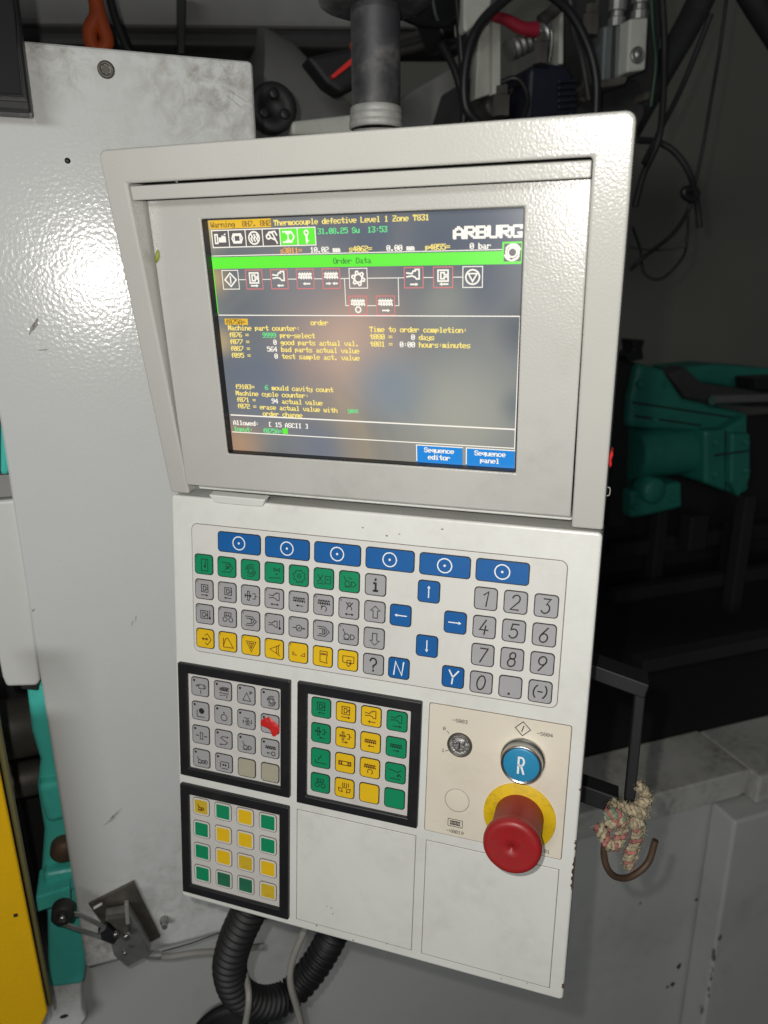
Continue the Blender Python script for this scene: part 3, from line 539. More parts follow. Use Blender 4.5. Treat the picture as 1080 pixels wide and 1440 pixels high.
MB().prism(gp((950, 518), (1010, 512), (1085, 518), (1110, 530), (1110, 556), (1050, 548), (985, 538), D=DG + 0.1), DG + 0.1, DG + 0.2).build('upper_arm', M_green, gu, None, 0.01, 3)
MB().prism(gp((940, 526), (965, 516), (990, 540), (1090, 552), (1090, 574), (1010, 570), (965, 560)), DG + 0.0, DG + 0.05).build('cover_plate', M_dk, gu, None, 0.006, 2)
for (x, y, dd, r_) in ((1006, 622, -.03, .009), (1006, 668, -.03, .009), (1048, 622, -.05, .008), (1048, 662, -.05, .008), (900, 540, 0, .010), (920, 590, 0, .008), (1030, 594, 0, .007), (892, 712, -.01, .007), (945, 700, -.01, .007), (935, 540, 0, .006)):
    q = wl(x, y, DG + dd); MB().lathe([(r_, -.004), (r_, .005), (r_ * .85, .0065), (0.0001, .0065)], T(*q) @ fac, 6, smooth=False).build('bolt', M_green, gu)
for (pp, dd) in ((((890, 566), (1050, 590)), 0), (((893, 585), (985, 598)), 0), (((1020, 606), (1020, 690)), -.03), (((1005, 640), (1052, 634)), -.0505)):
    q = gp(*pp, D=DG + dd); MB().stroke(q, 0.004, DG + dd - .0008).build('seam', M_void, gu)
a = wl(1002, 563, DG - 0.06); b = wl(1100, 560, DG - 0.06)
single(MB().tube([a, a.lerp(b, .5), b, b + (b - a)], 0.0105, 20), 'piston_rod', M_steel, 'shiny steel rod beside the dark green unit', 'rod')
MB().prism(gp((1062, 532), (1110, 530), (1110, 552), (1064, 548), D=DG - 0.02), DG - 0.02, DG + .04).build('clip', M_black, gu, None, 0.003, 2)
sd = thing('shutoff_valve', 'black shut off valve standing on the dark green unit', 'valve', tuple(wl(898, 500, DG)))
MB().prism(gp((885, 510), (906, 505), (904, 490), (908, 478), (890, 477), (892, 492), (880, 500), D=DG - .02), DG - 0.02, DG + .02).build('knob', M_black, sd, None, 0.003, 2)
MB().prism(gp((868, 510), (895, 510), (884, 602), (880, 740), (856, 740), D=DG + .02), DG + 0.02, DG + .1).build('housing', M_void, sd)
for i, (px, py, w_, h_) in enumerate(((985, 740, .05, .06), (1040, 760, .03, .09))):
    q = wl(px, py, DG + 0.02)
    single(MB().box((q.x - w_ / 2, DG + .02, q.z - h_), (q.x + w_ / 2, DG + .06, q.z + h_ * .4)), 'support_post', M_void, ['oily brown post under the green unit flange', 'narrow oily post at right under the green unit'][i], 'post', bevel=0.004)

# black cables in front of the rear wall
CD = 1.05
def cab(pts, r, lab, name='cable', m=M_blackmat, cat='cable', D=CD, grp='black cables hanging at upper right'):
    return single(MB().tube([wl(x, y, D + (0.01 * math.sin(i * 1.7))) for i, (x, y) in enumerate(pts)], r, 8), name, m, lab, cat, grp)
cab([(1024, -20), (1012, 70), (1000, 140), (988, 210), (975, 270)], 0.0026, 'thin straight black cable hanging down to the tied cable loop')
cab([(896, 197), (925, 200), (950, 215), (970, 245), (980, 285), (984, 320)], 0.0052, 'thick black cable arching out right of the screen housing')
cab([(930, -20), (934, 60), (932, 150), (925, 200), (905, 245), (893, 290)], 0.0052, 'thick black cable falling along the right edge of the screen housing')
cab([(1000, 20), (960, 120), (930, 180), (905, 230)], 0.0042, 'black cable running diagonally down to the screen housing')
cab([(972, 262), (968, 295), (945, 330), (905, 362), (886, 380)], 0.0035, 'black cable sweeping from the knot back to the housing')
cab([(968, 295), (966, 340), (958, 365), (930, 392), (906, 384), (900, 350), (890, 320)], 0.0022, 'thin black cable loop below the cable knot')
cab([(886, 348), (925, 352), (965, 347)], 0.0014, 'hair thin grey wire crossing the cable loop', 'wire', M_dk, 'wire')
single(MB().tube([wl(962, 268, CD), wl(972, 266, CD), wl(980, 272, CD), wl(974, 280, CD), wl(964, 276, CD)], 0.006, 8, closed=True), 'cable_tie', M_black, 'black tie knot binding the hanging cables', 'cable tie')
single(MB().tube([wl(1040, -40, CD - .05), wl(1062, 0, CD - .05), wl(1100, 60, CD - .05)], 0.020, 12), 'thick_conduit', M_blackmat, 'thick black conduit crossing the top right corner', 'conduit')
single(MB().tube([wl(1000, -30, CD + .05), wl(965, 40, CD + .05), wl(930, 100, CD + .05), wl(880, 190, CD + .06)], 0.022, 12, flat=0.6), 'cable_bundle', M_blackmat, 'broad black cable bundle slanting down behind the screen housing', 'cable bundle')

# hydraulic parts, top
DH = 1.0
hb = thing('valve_manifold', 'dark hydraulic valve block behind the top of the screen housing', 'valve block', tuple(wl(790, 200, DH)))
MB().prism(gp((672, 100), (720, 130), (900, 110), (910, 160), (880, 215), (640, 220), (650, 170), D=DH + .05), DH + .05, DH + .18).build('block', M_dk, hb, None, 0.006, 2)
MB().prism(gp((745, 95), (760, 86), (800, 92), (812, 120), (812, 165), (740, 168), D=DH - .02), DH - .02, DH + .05).build('solenoid', M_navy, hb, None, 0.006, 2)
for k in range(5):
    MB().prism(gp((786, 112 + k * 9), (812, 110 + k * 9), (812, 115 + k * 9), (786, 117 + k * 9), D=DH - .026), DH - .026, DH - .019).build('fin', M_navy, hb, None, 0.001, 1)
for (x, y, r_) in ((822, 132, .012), (723, 130, .008), (908, 136, .006), (696, 148, .016)):
    q = wl(x, y, DH + .03); MB().lathe([(r_, -.03), (r_, .004), (r_ * .8, .007), (0.0001, .007)], T(*q) @ fac, 6 if r_ < .01 else 18, smooth=False).build('bolt', M_oily, hb)
s1 = thing('bracket_rail', 'pale grey upright rail behind the top of the screen housing', 'bracket', tuple(wl(688, 140, DH)))
MB().prism(gp((675, 28), (702, 22), (702, 128), (668, 140), D=DH), DH, DH + .02).build('web', M_lt, s1, None, 0.002, 2)
MB().prism(gp((693, 20), (704, 16), (704, 130), (693, 133), D=DH - .012), DH - .012, DH - .001).build('flange', M_lt, s1, None, 0.001, 2)
single(MB().prism(gp((652, -30), (700, -30), (690, 8), (672, 32), (656, 46), (652, 40), D=DH - .05), DH - .05, DH - .02), 'white_plate', M_lt, 'white pointed plate corner at top centre beside the pole', 'plate', bevel=0.003)
single(MB().prism(gp((788, -30), (793, -30), (792, 90), (786, 90), D=DH + .01), DH + .01, DH + .03), 'flat_bar', M_lt, 'thin pale upright flat bar beside the spring fitting', 'bar', bevel=0.001)
single(MB().prism(gp((772, 30), (790, 28), (790, 78), (774, 84), D=DH + .04), DH + .04, DH + .07), 'pale_spacer', M_blk2, 'small blue grey block behind the flat bar', 'block', bevel=0.002)
fa = wl(715, 72, DH - .01); fb = wl(764, 48, DH - .01)
single(MB().tube([fa.lerp(fb, t / 24) for t in range(25)], lambda t, i: 0.0115 + 0.002 * (i % 4 < 2), 16, sub=0), 'spring_fitting', M_zinc, 'ribbed metal hose fitting at top between the pale rails', 'fitting')
single(MB().tube([wl(760, 48, DH - .012), wl(774, 42, DH - .012), wl(776, 60, DH - .012), wl(772, 88, DH - .012)], 0.0018, 8), 'wire_clip', M_zinc, 'bent wire clip beside the ribbed fitting', 'clip')
single(MB().tube([wl(690, 22, DH - .03), wl(712, 28, DH - .03), wl(735, 40, DH - .03), wl(754, 42, DH - .03)], lambda t, i: 0.0055 + 0.004 * t, 10), 'red_hose', M_redhose, 'dark red hose end at the top behind the panel', 'hose')
single(MB().tube([wl(760, 30, DH), wl(775, 18, DH), wl(786, 8, DH)], 0.008, 10), 'elbow_fitting', M_oily, 'small metal elbow fitting above the ribbed fitting', 'fitting')
single(MB().tube([wl(672, 172, DH - .06), wl(655, 150, DH - .06), wl(654, 100, DH - .06), wl(668, 45, DH - .06), wl(700, 8, DH - .06), wl(745, -18, DH - .06), wl(795, 10, DH - .06), wl(825, 60, DH - .06), wl(838, 110, DH - .06), wl(838, 165, DH - .06)], 0.006, 10), 'hydraulic_hose', M_black, 'black hose forming a big arch above the screen housing', 'hose')
for i, (x0, x1, y0, y1, m_, lab) in enumerate(((846, 880, 36, 116, M_blk2, 'blue grey metal valve cylinder left of the pale bolted one'), (882, 908, 26, 102, M_lt, 'pale metal valve cylinder with a round bolt at top right'))):
    vc = thing('valve_cylinder', lab, 'valve', tuple(wl((x0 + x1) / 2, y1, DH)))
    dd = DH - .02 - .02 * i
    MB().prism(gp((x0 + 4, y0), (x1 + 4, y0 - 2), (x1, y1 - 4), (x0, y1), D=dd), dd, dd + .05).build('body', m_, vc, None, 0.003, 2)
    q = wl((x0 + x1) / 2 + 4, y0 - 2, dd + .02); MB().lathe([(.012, -.004), (.012, .006), (.009, .008), (.009, .014), (.0125, .015), (.0125, .03), (.007, .032), (.007, .06)], T(*q), 12, smooth=False, cap1=True).build('nut', M_zinc, vc)
    q = wl((x0 + x1) / 2, y1 - 24, dd); 
    if i: MB().lathe([(.0105, -.002), (.0105, .003), (.008, .004), (.0075, .002), (.005, .006), (0.0001, .007)], T(*q) @ fac, 16).build('bolt', M_zinc, vc)
    else: MB().prism(gp((862, 36), (866, 36), (864, 114), (858, 115), D=dd - .001), dd - .0015, dd - .0003).build('groove', M_dk, vc)
single(MB().prism(gp((842, 112), (885, 106), (880, 118), (846, 124), D=DH - .03), DH - .03, DH + .04), 'support_plate', M_oily, 'dusty seat plate below the blue grey valve cylinder', 'plate', bevel=0.003)
single(MB().prism(gp((838, -30), (935, -30), (932, 20), (925, 130), (905, 160), (840, 120), D=DH + .08), DH + .08, DH + .2), 'machine_frame_plate', M_dk, 'dark grey frame plate behind the valve cylinders', 'plate', bevel=0.004)

# top left background: rails, wheel, straps
DR = 1.15
single(MB().prism(gp((-60, 34), (-60, -12), (660, -10), (660, 40), D=DR + .15), DR + .15, DR + .22), 'upper_rail', M_mid, 'blurred grey horizontal rail across the top behind the white cover', 'rail', bevel=0.008)
single(MB().prism(gp((-60, 62), (-60, 37), (660, 43), (660, 70), D=DR + .12), DR + .12, DR + .2), 'lower_rail', M_dk, 'darker horizontal rail just below the upper grey rail', 'rail', bevel=0.008)
single(MB().prism(gp((-60, 140), (-60, 66), (350, 72), (480, 76), (350, 150), D=DR + .2), DR + .2, DR + .22), 'back_sheet', M_mid, 'grey sheet behind the top edge of the white cover', 'sheet', bevel=0.004)
single(MB().prism(gp((250, -20), (262, -20), (260, 75), (250, 75), D=DR + .10), DR + .10, DR + .13), 'upright_bar', M_dk, 'thin dark upright bar crossing the grey rails', 'bar', bevel=0.002)
cn = MB(); a = wl(340, 105, DR + .1); b = wl(500, 150, DR + .1)
cn.lathe([(0.12, 0), (0.11, 0.05), (0.05, 0.16), (0.045, 0.22)], T(a.x + .01, a.y + .02, a.z - .05) @ Matrix.Rotation(R(100), 4, 'Y'), 36, cap0=True, cap1=True)
single(cn, 'grey_cone', M_mid, 'smooth grey cone shaped housing left of the pole', 'housing')
wh = thing('handwheel', 'black round knob wheel beside the right top edge of the white cover', 'wheel', tuple(wl(386, 190, 0.95)))
q = wl(386, 150, 0.95)
MB().lathe([(0.026, -.03), (0.0275, -.004), (0.025, 0.0), (0.012, -.002), (0.010, -.008), (0.0001, -.008)], T(*q) @ fac, 36).build('rim', M_blackmat, wh)
for k in range(3):
    t = R(90 + 120 * k); MB().lathe([(0.006, -.004), (0.006, .0012), (0.004, .002), (0.0001, .002)], T(q.x + .014 * math.cos(t), q.y, q.z + .014 * math.sin(t)) @ fac, 14).build('stud', M_black, wh)
single(MB().tube([wl(132, -20, DR - .1), wl(136, 20, DR - .1), wl(126, 45, DR - .1), wl(134, 72, DR - .1), wl(150, 60, DR - .1), wl(142, 30, DR - .1), wl(134, 0, DR - .1)], 0.0085, 10), 'orange_cable', M_orange, 'orange cable coil hanging behind the white cover', 'cable')
single(MB().tube([wl(150, -20, DR - .08), wl(162, 25, DR - .08), wl(176, 62, DR - .08), wl(190, 90, DR - .08)], 0.005, 8), 'black_cable', M_blackmat, 'black cable beside the orange cable coil', 'cable')
single(MB().prism(gp((466, 106), (470, 110), (512, 78), (512, 66), D=DR - .15), DR - .15, DR - .14), 'red_strap', M_redstrap, 'short bright red strap left of the pole', 'strap', bevel=0.001)
single(MB().prism(gp((430, 80), (520, 60), (540, 100), (482, 132), (460, 118), D=DR - .1), DR - .1, DR - .06), 'strap_buckle', M_blackmat, 'dark clamp behind the red strap', 'clamp', bevel=0.006)
single(MB().tube([wl(505, 58, DR - .16), wl(502, 64, DR - .16), wl(498, 70, DR - .16)], 0.008, 8), 'orange_plug', M_orange, 'small orange plug beside the red strap', 'plug')
for i in range(3):
    single(MB().tube([wl(540, 60 + 9 * i, DR), wl(590, 48 + 9 * i, DR), wl(640, 22 + 12 * i, DR), wl(700, -20, DR)], 0.006, 10), 'pipe', [M_oily, M_dk, M_oily][i], ['topmost oily pipe right of the pole', 'middle dark pipe right of the pole', 'lowest oily pipe right of the pole'][i], 'pipe', 'pipes right of the pole')
single(MB().prism(gp((575, 130), (660, 80), (665, 180), (545, 200), (420, 205), (425, 182), (520, 175), D=DR + .05), DR + .05, DR + .1), 'tilted_sheet', M_mid, 'tilted grey sheet just right of the pole behind the housing', 'sheet', bevel=0.006)
single(MB().prism(gp((410, 170), (520, 158), (520, 190), (410, 190), D=DR - .2), DR - .2, DR - .18), 'pale_pipe', M_lt, 'pale strip just above the screen housing left of the pole', 'strip', bevel=0.004)
single(MB().prism(gp((600, -30), (660, -30), (652, 30), (645, 60), (625, 60), (610, 20), D=DH), DH, DH + .06), 'junction_box', M_black, 'dark box at the top just right of the pole flange', 'box', bevel=0.004)

for (pp, r_, m_, lab, nm, ct) in (
    (((640, -20), (646, 40), (650, 90), (662, 190)), .0045, M_black, 'black hose falling left of the pale upright rail', 'hose', 'hose'),
    (((800, -20), (806, 40), (818, 80), (828, 140)), .0040, M_dk, 'grey hose falling right of the solenoid', 'hose', 'hose'),
    (((620, 60), (640, 100), (652, 150), (650, 190)), .0050, M_black, 'black hose dropping just left of the arched hose', 'hose', 'hose'),
    (((735, 168), (742, 140), (735, 118), (722, 110), (700, 118)), .0035, M_black, 'short black wire loop left of the navy solenoid', 'wire', 'wire'),
    (((560, 20), (600, 35), (640, 30), (668, 10)), .0045, M_black, 'black hose curving out behind the pole flange', 'hose', 'hose'),
    (((915, -20), (918, 40), (922, 90), (915, 150)), .0035, mat('green_wire', (0.01, 0.035, 0.018), 0.5), 'thin dark green wire beside the pale valve cylinder', 'wire', 'wire')):
    single(MB().tube([wl(x, y, DH - .04 + .008 * i) for i, (x, y) in enumerate(pp)], r_, 10), nm, m_, lab, ct)
for i, (x, y, r_, lab) in enumerate(((705, 150, .012, 'hex fitting below the pale upright rail'), (760, 76, .010, 'hex fitting above the navy solenoid'), (830, 36, .011, 'hex fitting left of the blue grey valve cylinder'))):
    q = wl(x, y, DH - .03); single(MB().lathe([(r_, -.012), (r_, .012), (r_ * .7, .014), (r_ * .7, .024)], T(*q), 6, smooth=False, cap0=True, cap1=True), 'hex_fitting', M_oily, lab, 'fitting')

# ================================================================== CONTROL PANEL
cp = bpy.data.objects.new('control_panel', None); col.objects.link(cp); cp.matrix_world = PM; cp.empty_display_size = 0.02
tag(cp, 'light grey industrial control panel with lit screen, coloured keypads and red emergency stop', 'control panel')
mm = 0.001
def kp(x, v, y=0.0): return KB @ T(x * mm, y * mm, -v * mm)
# lower box
KH = 334
MB().prism([(x * mm, z * mm) for x, z in rrect(0, -KH, PW, -1.2, 3)], 0, 0.040).build('keyboard_plate', M_plate, cp, KB, 0.0018, 3)
MB().box((0.008, 0.041, -0.326), (0.297, 0.085, -0.01)).build('rear_housing', M_black, cp, KB, 0.003, 2)
# screen housing, a frame open at the bottom
o_ = rrect(0, -60, PW, 226, 5)
U = [p for p in o_ if p[1] > 0]
U = [(PW, 0.3)] + U + [(0, 0.3), (15.6, 0.3), (15.6, 207), (286.2, 207), (286.2, 0.3)]
MB().prism([(x * mm, z * mm) for x, z in U], 0, 0.055).build('screen_housing', M_frame, cp, SM, 0.0016, 3)
MB().box((0.0162, 0.0555, 0.002), (0.2856, 0.062, 0.218)).build('housing_back', M_black, cp, SM)
MB().box((0.0162, 0.002, 0.1975), (0.2856, 0.016, 0.2055)).build('top_strip', M_frame, cp, SM, 0.0008, 2)
MB().box((0.0158, 0.030, 0.2060), (0.2860, 0.054, 0.2068)).build('gap_liner', M_black, cp, SM)
# bottom filler below the door (in shadow), hinge tab
MB().box((0.0162, 0.012, -0.001), (0.2856, 0.030, 0.010)).build('hinge_rail', M_plate, cp, SM, 0.001, 2)
MB().prism([(x * mm, z * mm) for x, z in [(34, 3), (79, 3), (76, -2.5), (72, -3.2), (41, -3.2), (37.5, -2.5)]], -0.0035, 0.004).build('hinge_tab', M_plate, cp, SM, 0.0008, 2)
# door with screen opening
x0, x1, z0, z1, a0, a1, b0, b1 = 16.8, 285.4, 8.6, 199.0, 53.4, 251.4, 34.2, 184.6
dx = MB(); xs = [x0, a0, a1, x1]; zs = [z0, b0, b1, z1]
vs = [(x * mm, y, z * mm) for y in (0, 0.012) for z in zs for x in xs]
fs = []
for j in range(3):
    for i in range(3):
        if i == 1 and j == 1: continue
        k = j * 4 + i; fs.append((k, k + 1, k + 5, k + 4)); fs.append((k + 16, k + 20, k + 21, k + 17))
for loop in ([0, 1, 2, 3, 7, 11, 15, 14, 13, 12, 8, 4], ):
    for i in range(len(loop)): a, b = loop[i], loop[(i + 1) % len(loop)]; fs.append((a, a + 16, b + 16, b))
for a, b in ((5, 9), (9, 10), (10, 6), (6, 5)): fs.append((a, a + 16, b + 16, b))
dx.add(vs, fs); dx.build('screen_door', M_door, cp, DM, 0.0009, 2)
# black lining of the opening
ln = MB()
for (p0, p1) in (((a0 + .05, b0), (a0 + .75, b1)), ((a1 - .75, b0), (a1 - .05, b1))): ln.box((p0[0] * mm, 0.0012, p0[1] * mm), (p1[0] * mm, 0.0115, p1[1] * mm))
for (p0, p1) in (((a0 + .8, b0 + .05), (a1 - .8, b0 + .75)), ((a0 + .8, b1 - .75), (a1 - .8, b1 - .05))): ln.box((p0[0] * mm, 0.0012, p0[1] * mm), (p1[0] * mm, 0.0115, p1[1] * mm))
ln.build('screen_gasket', M_black, cp, DM)

# display
def display_mat():  # screen emission with the glass's murky orange and blue reflections painted in
    m = bpy.data.materials.new('lcd_painted_reflections'); m.use_nodes = True; nt = m.node_tree; N = nt.nodes; L = nt.links; b = N['Principled BSDF']
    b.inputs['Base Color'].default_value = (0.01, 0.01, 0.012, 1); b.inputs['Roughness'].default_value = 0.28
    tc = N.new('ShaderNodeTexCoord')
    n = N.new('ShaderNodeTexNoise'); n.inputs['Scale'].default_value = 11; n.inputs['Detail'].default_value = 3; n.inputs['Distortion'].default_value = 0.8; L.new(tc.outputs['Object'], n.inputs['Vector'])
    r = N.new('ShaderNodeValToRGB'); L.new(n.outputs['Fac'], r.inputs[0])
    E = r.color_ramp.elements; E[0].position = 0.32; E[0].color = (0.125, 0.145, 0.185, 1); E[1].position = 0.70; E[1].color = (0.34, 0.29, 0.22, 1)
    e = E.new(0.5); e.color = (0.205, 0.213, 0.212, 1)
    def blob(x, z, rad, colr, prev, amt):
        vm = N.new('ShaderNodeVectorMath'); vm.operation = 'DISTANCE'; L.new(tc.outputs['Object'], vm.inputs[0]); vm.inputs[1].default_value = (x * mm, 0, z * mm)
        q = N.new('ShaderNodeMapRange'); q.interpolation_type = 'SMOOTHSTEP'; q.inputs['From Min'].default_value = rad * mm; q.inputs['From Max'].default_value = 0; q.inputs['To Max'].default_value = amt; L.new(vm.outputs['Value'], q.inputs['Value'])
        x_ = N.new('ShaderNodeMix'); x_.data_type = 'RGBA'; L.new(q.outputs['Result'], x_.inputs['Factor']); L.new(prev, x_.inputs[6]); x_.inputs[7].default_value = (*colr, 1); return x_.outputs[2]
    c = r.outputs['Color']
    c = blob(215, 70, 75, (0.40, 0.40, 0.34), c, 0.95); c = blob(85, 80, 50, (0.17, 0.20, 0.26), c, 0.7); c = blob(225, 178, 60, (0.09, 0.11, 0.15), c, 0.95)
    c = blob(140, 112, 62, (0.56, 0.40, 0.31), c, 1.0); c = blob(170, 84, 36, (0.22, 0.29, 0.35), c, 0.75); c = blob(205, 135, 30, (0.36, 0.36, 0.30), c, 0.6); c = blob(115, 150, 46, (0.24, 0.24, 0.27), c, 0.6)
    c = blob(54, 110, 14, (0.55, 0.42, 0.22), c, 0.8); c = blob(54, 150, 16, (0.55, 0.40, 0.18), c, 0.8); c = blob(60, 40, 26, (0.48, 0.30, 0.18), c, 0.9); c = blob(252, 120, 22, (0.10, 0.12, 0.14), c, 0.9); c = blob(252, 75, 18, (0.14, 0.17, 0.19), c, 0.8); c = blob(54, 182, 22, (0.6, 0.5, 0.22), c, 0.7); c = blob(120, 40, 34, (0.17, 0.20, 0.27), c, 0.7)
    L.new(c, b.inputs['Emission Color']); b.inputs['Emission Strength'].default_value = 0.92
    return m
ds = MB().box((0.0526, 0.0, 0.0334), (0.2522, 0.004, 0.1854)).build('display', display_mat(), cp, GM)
EM = {}
def em(name, c, s=1.0):
    if name not in EM:
        m = bpy.data.materials.new('lit_' + name); m.use_nodes = True; b = m.node_tree.nodes['Principled BSDF']; b.inputs['Base Color'].default_value = (0.01, 0.01, 0.01, 1); b.inputs['Roughness'].default_value = 0.35
        b.inputs['Emission Color'].default_value = (*c, 1); b.inputs['Emission Strength'].default_value = s; EM[name] = m
    return EM[name]
em('yellow', (1.0, 0.80, 0.20), 1.0); em('white', (1.0, 0.95, 0.84), 1.0); em('green', (0.14, 0.80, 0.26), 1.0); em('band', (0.13, 0.90, 0.04), 1.0); em('red', (0.80, 0.20, 0.19), 1.0); em('amber', (0.85, 0.52, 0.03), 1.0)
em('blue', (0.005, 0.24, 0.70), 1.0); em('dark', (0.28, 0.16, 0.03), 1.0); em('darkgreen', (0.05, 0.34, 0.04), 1.0); em('orange', (0.95, 0.42, 0.08), 1.0); em('cell', (0.12, 0.11, 0.11), 1.0)
ADV, TH = 2.44, 3.3
def dtext(s, x, z, c, y=-0.3, adv=ADV, h=TH): return text57(MB(), s, x * mm, (z - h / 2) * mm, adv * mm, h * mm, y * mm, 0.00016).build('text_line', EM[c], ds)
def drect(x0, z0, x1, z1, c, y=-0.15, name='screen_field'): return MB().flat([(x0 * mm, z0 * mm), (x1 * mm, z0 * mm), (x1 * mm, z1 * mm), (x0 * mm, z1 * mm)], y * mm).build(name, EM[c], ds)
def dline(pts, w_, c, closed=False, y=-0.2, name='screen_line'): return MB().stroke([(x * mm, z * mm) for x, z in pts], w_ * mm, y * mm, closed).build(name, EM[c], ds)
drect(55.0, 179.3, 97.6, 184.2, 'amber'); dtext('Warning  8H7. 8H2', 56.2, 181.7, 'dark')
dtext('Thermocouple defective Level 1 Zone T831', 99.5, 181.6, 'yellow')
dtext('31.08.25 Su  13:53', 128.0, 176.0, 'green')
dtext('s3011=', 102.5, 165.6, 'orange'); dtext('10.02 mm', 122.5, 165.6, 'white'); dtext('s4062=', 147.5, 165.6, 'yellow'); dtext('0.00 mm', 171.0, 165.6, 'white'); dtext('p4055=', 194.5, 165.6, 'yellow'); dtext('0 bar', 220.5, 165.6, 'white')
# status icons
for k in range(6):
    xa = 56.2 + 11.7 * k
    if k >= 4: drect(xa + .3, 168.9, xa + 11.4, 178.0, 'band', -0.12)
    else: drect(xa + .3, 168.9, xa + 11.4, 178.0, 'cell', -0.12)
    dline([(xa, 168.4), (xa + 11.7, 168.4), (xa + 11.7, 178.4), (xa, 178.4)], 0.6, 'white', True, -0.2 - 0.002 * k)
SI = [Cl((-.9, .6), (-.5, .6), (-.5, -.6), (-.9, -.6)) + Fl((-.3, .2), (.2, .2), (.2, .5), (.9, .3), (.9, -.5), (-.3, -.5)) + Fl((.5, .5), (.9, .8), (.9, .5)), Cl((-.6, .6), (.6, .6), (.85, 0), (.6, -.6), (-.6, -.6), (-.85, 0)) + Cl((-.5, .45), (.5, .45), (.5, -.45), (-.5, -.45)), C(0, 0, .85) + sum([Ln((-.45 + .45 * i, .45), (-.25 + .45 * i, .15), (-.5 + .45 * i, -.1), (-.3 + .45 * i, -.45)) for i in range(3)], []), Ln((-.8, .2), (-.3, .7), (.2, .6), (.9, -.8)) + Ln((-.3, .7), (.6, .8), (.9, .3)) + C(-.45, .1, .3) + Ln((-.2, 0), (.5, -.3)), Ln((-.9, .7), (.4, .7), (.85, 0), (.4, -.7), (-.9, -.7)) + Ln((-.1, .5), (-.1, -.5)) + Ln((-.4, .5), (.2, .5)) + Ln((-.4, -.5), (.2, -.5)), C(.0, .5, .3) + Fl((-.18, .3), (.18, .3), (.14, -.95), (-.14, -.95)) + Fl((.1, -.5), (.35, -.5), (.35, -.7), (.1, -.7))]
for k, ic in enumerate(SI): icon_mesh('i', ic, 4.2 * mm, 0.95 * mm, None, -0.00025, (62.0 + 11.7 * k) * mm, 173.4 * mm).build('screen_icon', EM['white'], ds)
# brand wordmark on the screen, heavy block letters
for i, ch in enumerate('ARBURG'):
    lx = 210.8 + i * 6.55
    for dy_ in (0.0, 0.5):
        text57(MB(), ch, (lx + dy_ * .6) * mm, (169.9 - dy_) * mm, 6.9 * mm, 6.4 * mm, (-0.2 - dy_ * .1) * mm, 0.0003).build('logo_letter', EM['white'], ds)
dline([(55.3, 163.4), (238.6, 163.4)], 0.5, 'white')
drect(54.6, 155.6, 249.6, 162.6, 'band'); dtext('Order Data', 137.0, 159.0, 'darkgreen')
drect(238.8, 156.2, 250.2, 167.4, 'band', -0.22); drect(239.8, 157.0, 249.4, 166.5, 'cell', -0.26)
icon_mesh('i', C(0, 0, .55) + Ar(.05, .0, .95, 20, 150) + Ar(-.05, 0, .95, 200, 330) + Ar(0, .05, .8, 100, 240) + Ar(0, -.05, .8, 280, 420) + Ar(.05, .05, .7, 0, 120), 4.5 * mm, 0.95 * mm, None, -0.0003, 244.6 * mm, 161.8 * mm).build('screen_icon', EM['white'], ds)
dline([(54.2, 163.4), (54.2, 128)], 0.9, 'band'); dline([(250.3, 168), (250.3, 128)], 0.7, 'band'); dline([(250.6, 185.2), (250.6, 168)], 0.6, 'white', y=-.16); dline([(249.9, 127), (249.3, 48)], 0.5, 'white', y=-.16); dline([(56, 184.9), (250.4, 184.9)], 0.5, 'white', y=-.17)
# sequence boxes
zc = 148.9; bx = [(66.1, 'white'), (82.8, 'red'), (100.2, 'red'), (117.8, 'red'), (135.0, 'red'), (152.5, 'white'), (187.1, 'red'), (204.8, 'red'), (222.2, 'white')]
big = {0: Cl((0, .85), (.85, 0), (0, -.85), (-.85, 0)) + Ln((0, .4), (0, -.4)), 1: sub(mould, 0, .2, .8) + arr(-.5, -.8, .6, -.8), 2: sub(nozzle, 0, .3, .9) + arr(.5, -.8, -.4, -.8), 3: sub(screw, 0, .4, .9) + arr(.6, -.6, -.4, -.6), 4: sub(screw, 0, .4, .9) + arr(-.7, -.6, 0, -.6) + arr(.8, -.6, .1, -.6), 5: C(0, 0, .5) + [('c', [((.6 + .28 * ((k // 2) % 2)) * math.cos(R(k * 15 + 7)), (.6 + .28 * ((k // 2) % 2)) * math.sin(R(k * 15 + 7))) for k in range(24)])], 6: sub(nozzle, 0, .3, .9) + arr(-.4, -.8, .6, -.8), 7: sub(mould, 0, .2, .8) + arr(.6, -.8, -.5, -.8), 8: C(0, 0, .85) + Cl((-.55, .4), (.55, .4), (0, -.5))}
for i, (x, c) in enumerate(bx):
    dline([(x - 5.7, zc - 5.7), (x + 5.7, zc - 5.7), (x + 5.7, zc + 5.7), (x - 5.7, zc + 5.7)], 0.5, c, True); icon_mesh('i', big[i], 4.7 * mm, 0.92 * mm, None, -0.00025, x * mm, zc * mm).build('screen_icon', EM['white'], ds)
    if i < 8: dline([(x + 5.7, zc), (bx[i + 1][0] - 5.7, zc)], 0.45, 'white', y=-.18)
for x, ic in ((151.6, sub(screw, 0, .4, .9) + C(0, -.5, .35)), (169.2, sub(screw, 0, .4, .9) + arr(-.4, -.6, .6, -.6))):
    dline([(x - 5.7, 127.6), (x + 5.7, 127.6), (x + 5.7, 138.6), (x - 5.7, 138.6)], 0.5, 'red', True, -.24); icon_mesh('i', ic, 4.7 * mm, 0.92 * mm, None, -0.00025, x * mm, 133 * mm).build('screen_icon', EM['white'], ds)
dline([(143.6, zc), (143.6, 133), (145.9, 133)], 0.45, 'white'); dline([(157.3, 133), (163.5, 133)], 0.45, 'white'); dline([(174.9, 133), (177.6, 133), (177.6, zc)], 0.45, 'white')
